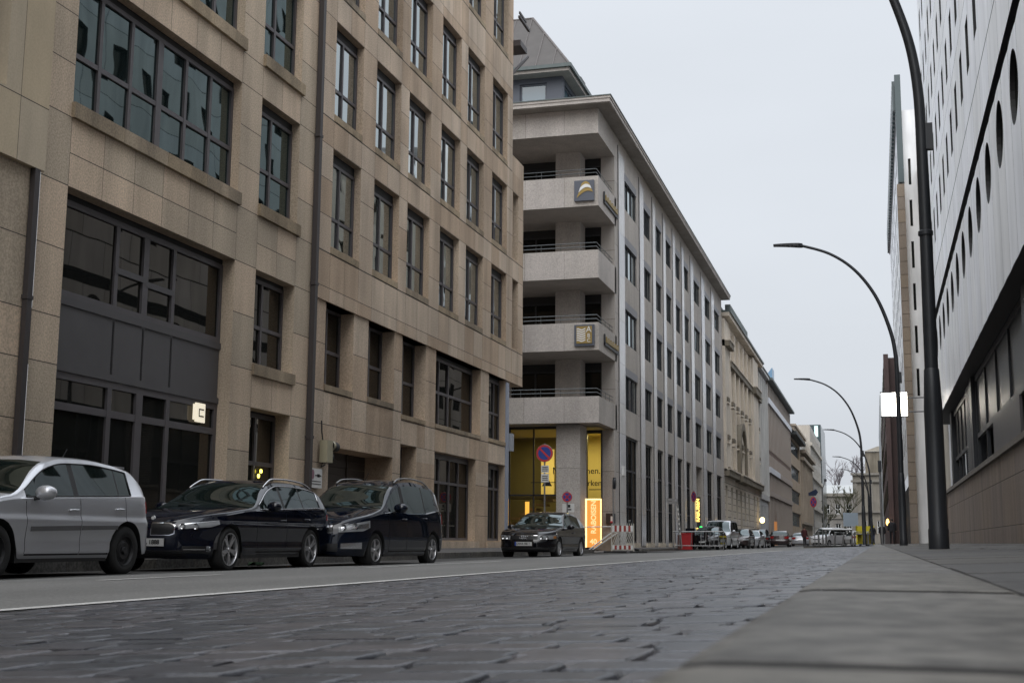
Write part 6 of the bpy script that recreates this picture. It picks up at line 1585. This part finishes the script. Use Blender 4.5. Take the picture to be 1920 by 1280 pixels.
m_ = MB(); m_.lathe([(0, .0), (1.1, .0), (1.0, .035), (0, .05)], 20, 'z'); o = m_.build('rubber_mat', M['rubber'], None, (-9.2, 53.4, .0)); o.scale = (1.5, .5, 1); tag(o, 'low dark rubber mat lying on the road beside the construction barrier', 'mat')
# ---- red bin and crowd barrier
t = thing('waste_bin', 'red waste bin behind the first bars of the metal crowd barrier', 'bin', (-10.62, 75, .0)); mb = MB(); mb.box(-.30, .30, -.3, .3, .02, .9); mb.box(-.33, .33, -.33, .33, .9, .97); mb.build('body', simple('bin_red', (.38, .015, .02), .45, 0, .12, 4), t); mb = MB(); mb.box(-.5, -.32, -.25, .25, .02, .85); mb.build('side_flap', simple('bin_brown', (.10, .04, .03), .6), t)
t = thing('crowd_barrier', 'grey metal crowd barrier in front of the red bin and the small black car', 'barrier', (-9.65, 73, .0)); mb = MB()
mb.tube([(-1.45, 0, 0), (-1.45, 0, 1.02), (1.35, 0, 1.05), (1.35, 0, 0)], .035, 8); mb.tube([(-1.45, 0, .25), (1.35, 0, .25)], .025, 6)
for x in (-1.1, -.42, .12, .38, .62, .85, 1.1): mb.tube([(x - .03, 0, .25), (x + .02, 0, 1.03)], .022, 6)
mb.build('frame', M['steel'], t)
t = thing('motor_scooter', 'dark motor scooter with a green light leaning behind the crowd barrier', 'scooter', (-9.9, 75.6, .0)); mb = MB()
for x in (-.45, .45): mb = MB(); mb.lathe([(.18, -.05), (.25, -.05), (.27, 0), (.25, .05), (.18, .05)], 18, 'y', (x, 0, .27), close=True); mb.build('wheel', M['rubber'], t)
mb = MB(); mb.tube([(.45, 0, .27), (.35, 0, .7), (.28, 0, 1.15)], .05, 8); mb.box(-.75, .0, -.16, .16, .5, .85); mb.box(-.1, .35, -.14, .14, .3, .42); mb.tube([(.28, -.3, 1.15), (.28, .3, 1.15)], .03, 8); mb.box(.22, .42, -.18, .18, .55, 1.1); mb.box(-.85, -.3, -.2, .2, .85, 1.25); mb.build('body', M['p_black'], t)
mb = MB(); mb.box(-.02, .13, -.21, -.19, 1.30, 1.36); mb.build('green_light', emit('green_glow', (.05, 1.0, .2), 1.6), t)
# ---- bicycle stands and tilted bars on the island
def stand(label, x, y, w, h, tilt=0.0):
    t = thing('bicycle_stand', label, 'bicycle stand', (x, y, .3), 'bicycle stands on the traffic island'); mb = MB(); mb.tube([(-w / 2, 0, -.1), (-w / 2 + tilt, 0, h), (w / 2 + tilt, 0, h), (w / 2, 0, -.1)], .075, 8); mb.build('hoop', M['steel'], t); return t
stand('wide steel bicycle stand spanning most of the island', -2.85, 99.5, 2.1, 1.15); stand('low narrow steel hoop left of the wide bicycle stand', -4.0, 101, .55, 1.05); stand('slanted steel hoop in the middle of the island behind the wide stand', -2.85, 102, .62, .95, .1); stand('steel hoop at the right end of the island before the yellow box', -1.15, 101.5, 1.0, 1.0)
# ---- yellow box, notice board
t = thing('cargo_box', 'bright yellow open-framed cargo box at the right end of the island', 'box', (-1.05, 124, .32)); mb = MB()
for x in (-.75, .75): mb.box(x - .06, x + .06, -.5, .5, 0, 1.75)
mb.box(-.75, .75, -.5, .5, 1.0, 1.7); mb.box(-.3, -.15, -.5, .5, 0, 1); mb.box(.2, .35, -.5, .5, 0, 1); mb.box(-.75, .75, .3, .5, .1, 1.0); mb.build('body', M['yellow'], t)
mb = MB(); mb.box(-.9, .9, -.56, -.5, .95, 1.05); mb.build('rail', M['steel'], t)
t = thing('notice_board', 'pale blue notice board on legs left of the yellow box', 'board', (-2.6, 140, .3)); mb = MB(); mb.box(-.75, .75, -.05, .05, 1.9, 3.3); mb.build('panel', simple('pale_blue_board', (.30, .36, .42), .5), t); mb = MB(); mb.tube([(-.5, .05, 0), (-.5, .05, 3)], .06, 6); mb.tube([(.5, .05, 0), (.5, .05, 3)], .06, 6); mb.build('leg', M['steel'], t)
# ---- white lit blade sign on the right
t = thing('lit_sign', 'glowing white blade sign hung out from the right facade behind the second lamp post', 'sign', (.98, 62, 6.85)); mb = MB(); mb.box(-.58, .58, -.09, .09, -.55, .55); mb.build('light_box', emit('cold_white_light', (1.0, .97, .92), .95), t)
mb = MB(); mb.tube([(.58, 0, .3), (2.1, 0, .3)], .03, 6); mb.tube([(.58, 0, -.35), (2.1, 0, -.35)], .03, 6); mb.box(-.62, .62, -.1, .1, .55, .59); mb.box(-.62, .62, -.1, .1, -.59, -.55); mb.build('bracket', M['lamp_post'], t)
text('lettering', 'sa/7', .34, emit('faint_letter', (1.0, .74, .60), .62), t, basis((.12, -.095, -.02), (1, 0, 0), (0, 0, 1)), .001)
l_ = bpy.data.lights.new('sign_light', 'AREA'); l_.energy = 60; l_.size = 1.0; l_.color = (1, .95, .85); lo = bpy.data.objects.new('sign_light', l_); COL.objects.link(lo); lo.location = (1.0, 61.8, 6.85); lo.rotation_euler = (R(90), 0, R(180) - R(180) - R(35))
t = thing('tripod_bracket', 'small dark bracket sticking out under the white panels below the lit sign', 'bracket', (2.9, 60.5, 5.75)); mb = MB(); mb.tube([(0, 0, 0), (-.5, .0, -.35)], .03, 6); mb.tube([(0, 0, .25), (-.4, 0, -.3)], .025, 6); mb.tube([(0, .1, .0), (0, .1, .35)], .04, 6); mb.build('arm', M['black'], t)
o_ = MB(); o_.lathe([(0, -.35), (.14, -.2), (.17, .0), (.12, .25), (0, .4)], 14); tag(o_.build('wall_lamp', emit('orange_lamp', (1, .55, .15), 5), None, (1.1, 139, 2.6), True), 'small orange glowing lamp on the red brown block at the right', 'lamp')
# ---- garage signal lamp and white sign board on the brown building
t = thing('garage_signal', 'beige two-lamp garage signal with a black visor mounted beside the garage entrance', 'signal lamp', (-14.0, 31.15, 2.45)); mb = MB(); mb.box(0, .22, -.16, .2, 0, .58); mb.lathe([(.13, 0), (.135, .12)], 16, 'y', (.13, .2, .46)); mb.build('housing', simple('pale_green_beige', (.34, .31, .21), .5), t, None)
mb = MB(); mb.lathe([(.135, .31), (.14, .5), (.13, .58), (.125, .5), (.12, .31)], 18, 'y', (.13, 0, .44)); mb.lathe([(.0, .33), (.12, .33)], 18, 'y', (.13, 0, .44)); mb.lathe([(.10, .2), (.11, .27), (0, .28)], 14, 'y', (.13, 0, .14)); mb.build('visor', M['black'], t, None, True, R(40))
mb = MB(); mb.tube([(.02, -.02, .58), (.02, -.1, .8), (.01, -.12, 1.1)], .018, 6); mb.tube([(.02, 0, 0), (.02, -.08, -.12), (.02, .16, -.05)], .018, 6); mb.build('cable', M['black'], t)
t = thing('wall_sign', 'white notice board with a mauve disc beside the garage entrance', 'sign', (-13.98, 30.72, 2.03)); mb = MB(); mb.box(-.02, .03, -.34, .36, -.26, .24); mb.build('board', M['white'], t)
mb = MB(); pts = [(.035, -.22 + .09 * math.cos(2 * math.pi * i / 20), .08 + .13 * math.sin(2 * math.pi * i / 20)) for i in range(20)]; mb.poly(pts); mb.build('disc_mark', simple('mauve', (.30, .16, .20), .6), t)
mb = MB(); mb.box(.031, .036, -.08, .30, .045, .075); mb.box(.031, .036, .05, .2, .02, .1); mb.box(.031, .036, -.28, .28, -.10, -.08); mb.box(.031, .036, -.28, .3, -.17, -.15); mb.build('lettering', M['text_black'], t)
w_ = MB(); w_.box(-14.1, -13.95, 49.32, 49.65, 4.0, 4.7); tag(w_.build('wall_box', simple('pale_box', (.33, .35, .38), .5)), 'small pale box fixed on the far corner of the brown sandstone building', 'wall box')
li = MB(); li.grid([[(-.12 + i * .06, -.1 + j * .07, .01 + .03 * ((i * 7 + j * 5) % 3)) for j in range(4)] for i in range(5)]); tag(li.build('litter', simple('green_wrapper', (.10, .26, .08), .6), None, (-10.6, 20.9, -.02)), 'crumpled green wrapper lying on the road under the navy estate car', 'litter')
# ---- people
def person(label, loc, h, rotz, coat, legs, stride=.18, hood=False):
    t = thing('person', label, 'person', loc, None, rotz)
    bm = bmesh.new(); sk = bm.verts.layers.skin.verify(); s = h / 1.75
    V = {}
    def v(n, p, r): x = bm.verts.new([c * s for c in p]); x[sk].radius = (r * s, r * s); V[n] = x; return x
    v('pel', (0, 0, .95), .15); v('chest', (0, .02, 1.25), .16); v('neck', (0, .02, 1.46), .06); v('head', (0, .0, 1.60), .095); v('crown', (0, 0, 1.70), .07)
    for k, sd in (('l', -1), ('r', 1)):
        st = stride * sd
        v('hip' + k, (.09 * sd, 0, .88), .095); v('kn' + k, (.10 * sd, -st * .6, .50), .068); v('an' + k, (.10 * sd, st * (.2 if sd < 0 else -1), .09), .045); v('to' + k, (.11 * sd, V['an' + k].co.y / s - .17, .035), .04)
        v('sh' + k, (.19 * sd, .02, 1.40), .068); v('el' + k, (.25 * sd, .05 + st * .3, 1.13), .05); v('wr' + k, (.25 * sd, -.06 + st * .6, .90), .038); v('hd' + k, (.25 * sd, -.10 + st * .7, .82), .035)
    e = [('pel', 'chest'), ('chest', 'neck'), ('neck', 'head'), ('head', 'crown')]
    for k in 'lr': e += [('pel', 'hip' + k), ('hip' + k, 'kn' + k), ('kn' + k, 'an' + k), ('an' + k, 'to' + k), ('chest', 'sh' + k), ('sh' + k, 'el' + k), ('el' + k, 'wr' + k), ('wr' + k, 'hd' + k)]
    for a, b in e: bm.edges.new((V[a], V[b]))
    V['pel'][sk].use_root = True
    me = bpy.data.meshes.new('body'); bm.to_mesh(me); bm.free(); o = bpy.data.objects.new('body', me); COL.objects.link(o); o.modifiers.new('skin', 'SKIN'); m2 = o.modifiers.new('sub', 'SUBSURF'); m2.levels = m2.render_levels = 2
    dg = bpy.context.evaluated_depsgraph_get(); me2 = bpy.data.meshes.new_from_object(o.evaluated_get(dg)); bpy.data.objects.remove(o); me2.name = 'body'
    me2.materials.clear()
    for m in (coat, legs, M['skin'], M['hair'], M['black']): me2.materials.append(m)
    for p in me2.polygons:
        z = p.center.z / s; x = abs(p.center.x) / s
        p.material_index = 4 if z < .09 else 1 if (z < .86 and x < .2) else 2 if (z < .88 and x >= .2) else 3 if (z > 1.62 or (z > 1.5 and p.center.y > .03)) else 2 if z > 1.47 else 0
        p.use_smooth = True
    o = bpy.data.objects.new('body', me2); COL.objects.link(o); o.parent = t
    c_ = MB(); c_.lathe([(.175 * s, .82 * s), (.19 * s, .95 * s), (.175 * s, 1.1 * s), (.185 * s, 1.28 * s), (.16 * s, 1.4 * s), (.07 * s, 1.48 * s)], 16); co = c_.build('coat', coat, t, None, True); co.scale = (1.12, .78, 1)
    return t
person('person in a black coat walking away on the right pavement beside another', (.42, 112, .38), 1.78, R(180), M['cloth_dark'], M['cloth_dark'])
person('person in a dark coat and blue trousers on the pavement left of the other walkers', (-.35, 118, .38), 1.72, R(170), M['cloth_dark'], M['cloth_blue'])
person('person in a dark hooded coat walking close to the tan pier', (1.0, 92, .40), 1.8, R(180), M['cloth_dark'], M['cloth_dark'])
person('person in a dark red coat standing by the kerb left of the bicycle stands', (-5.9, 112, .07), 1.8, R(150), simple('maroon_coat', (.06, .014, .014), .9), M['cloth_dark'], .05)
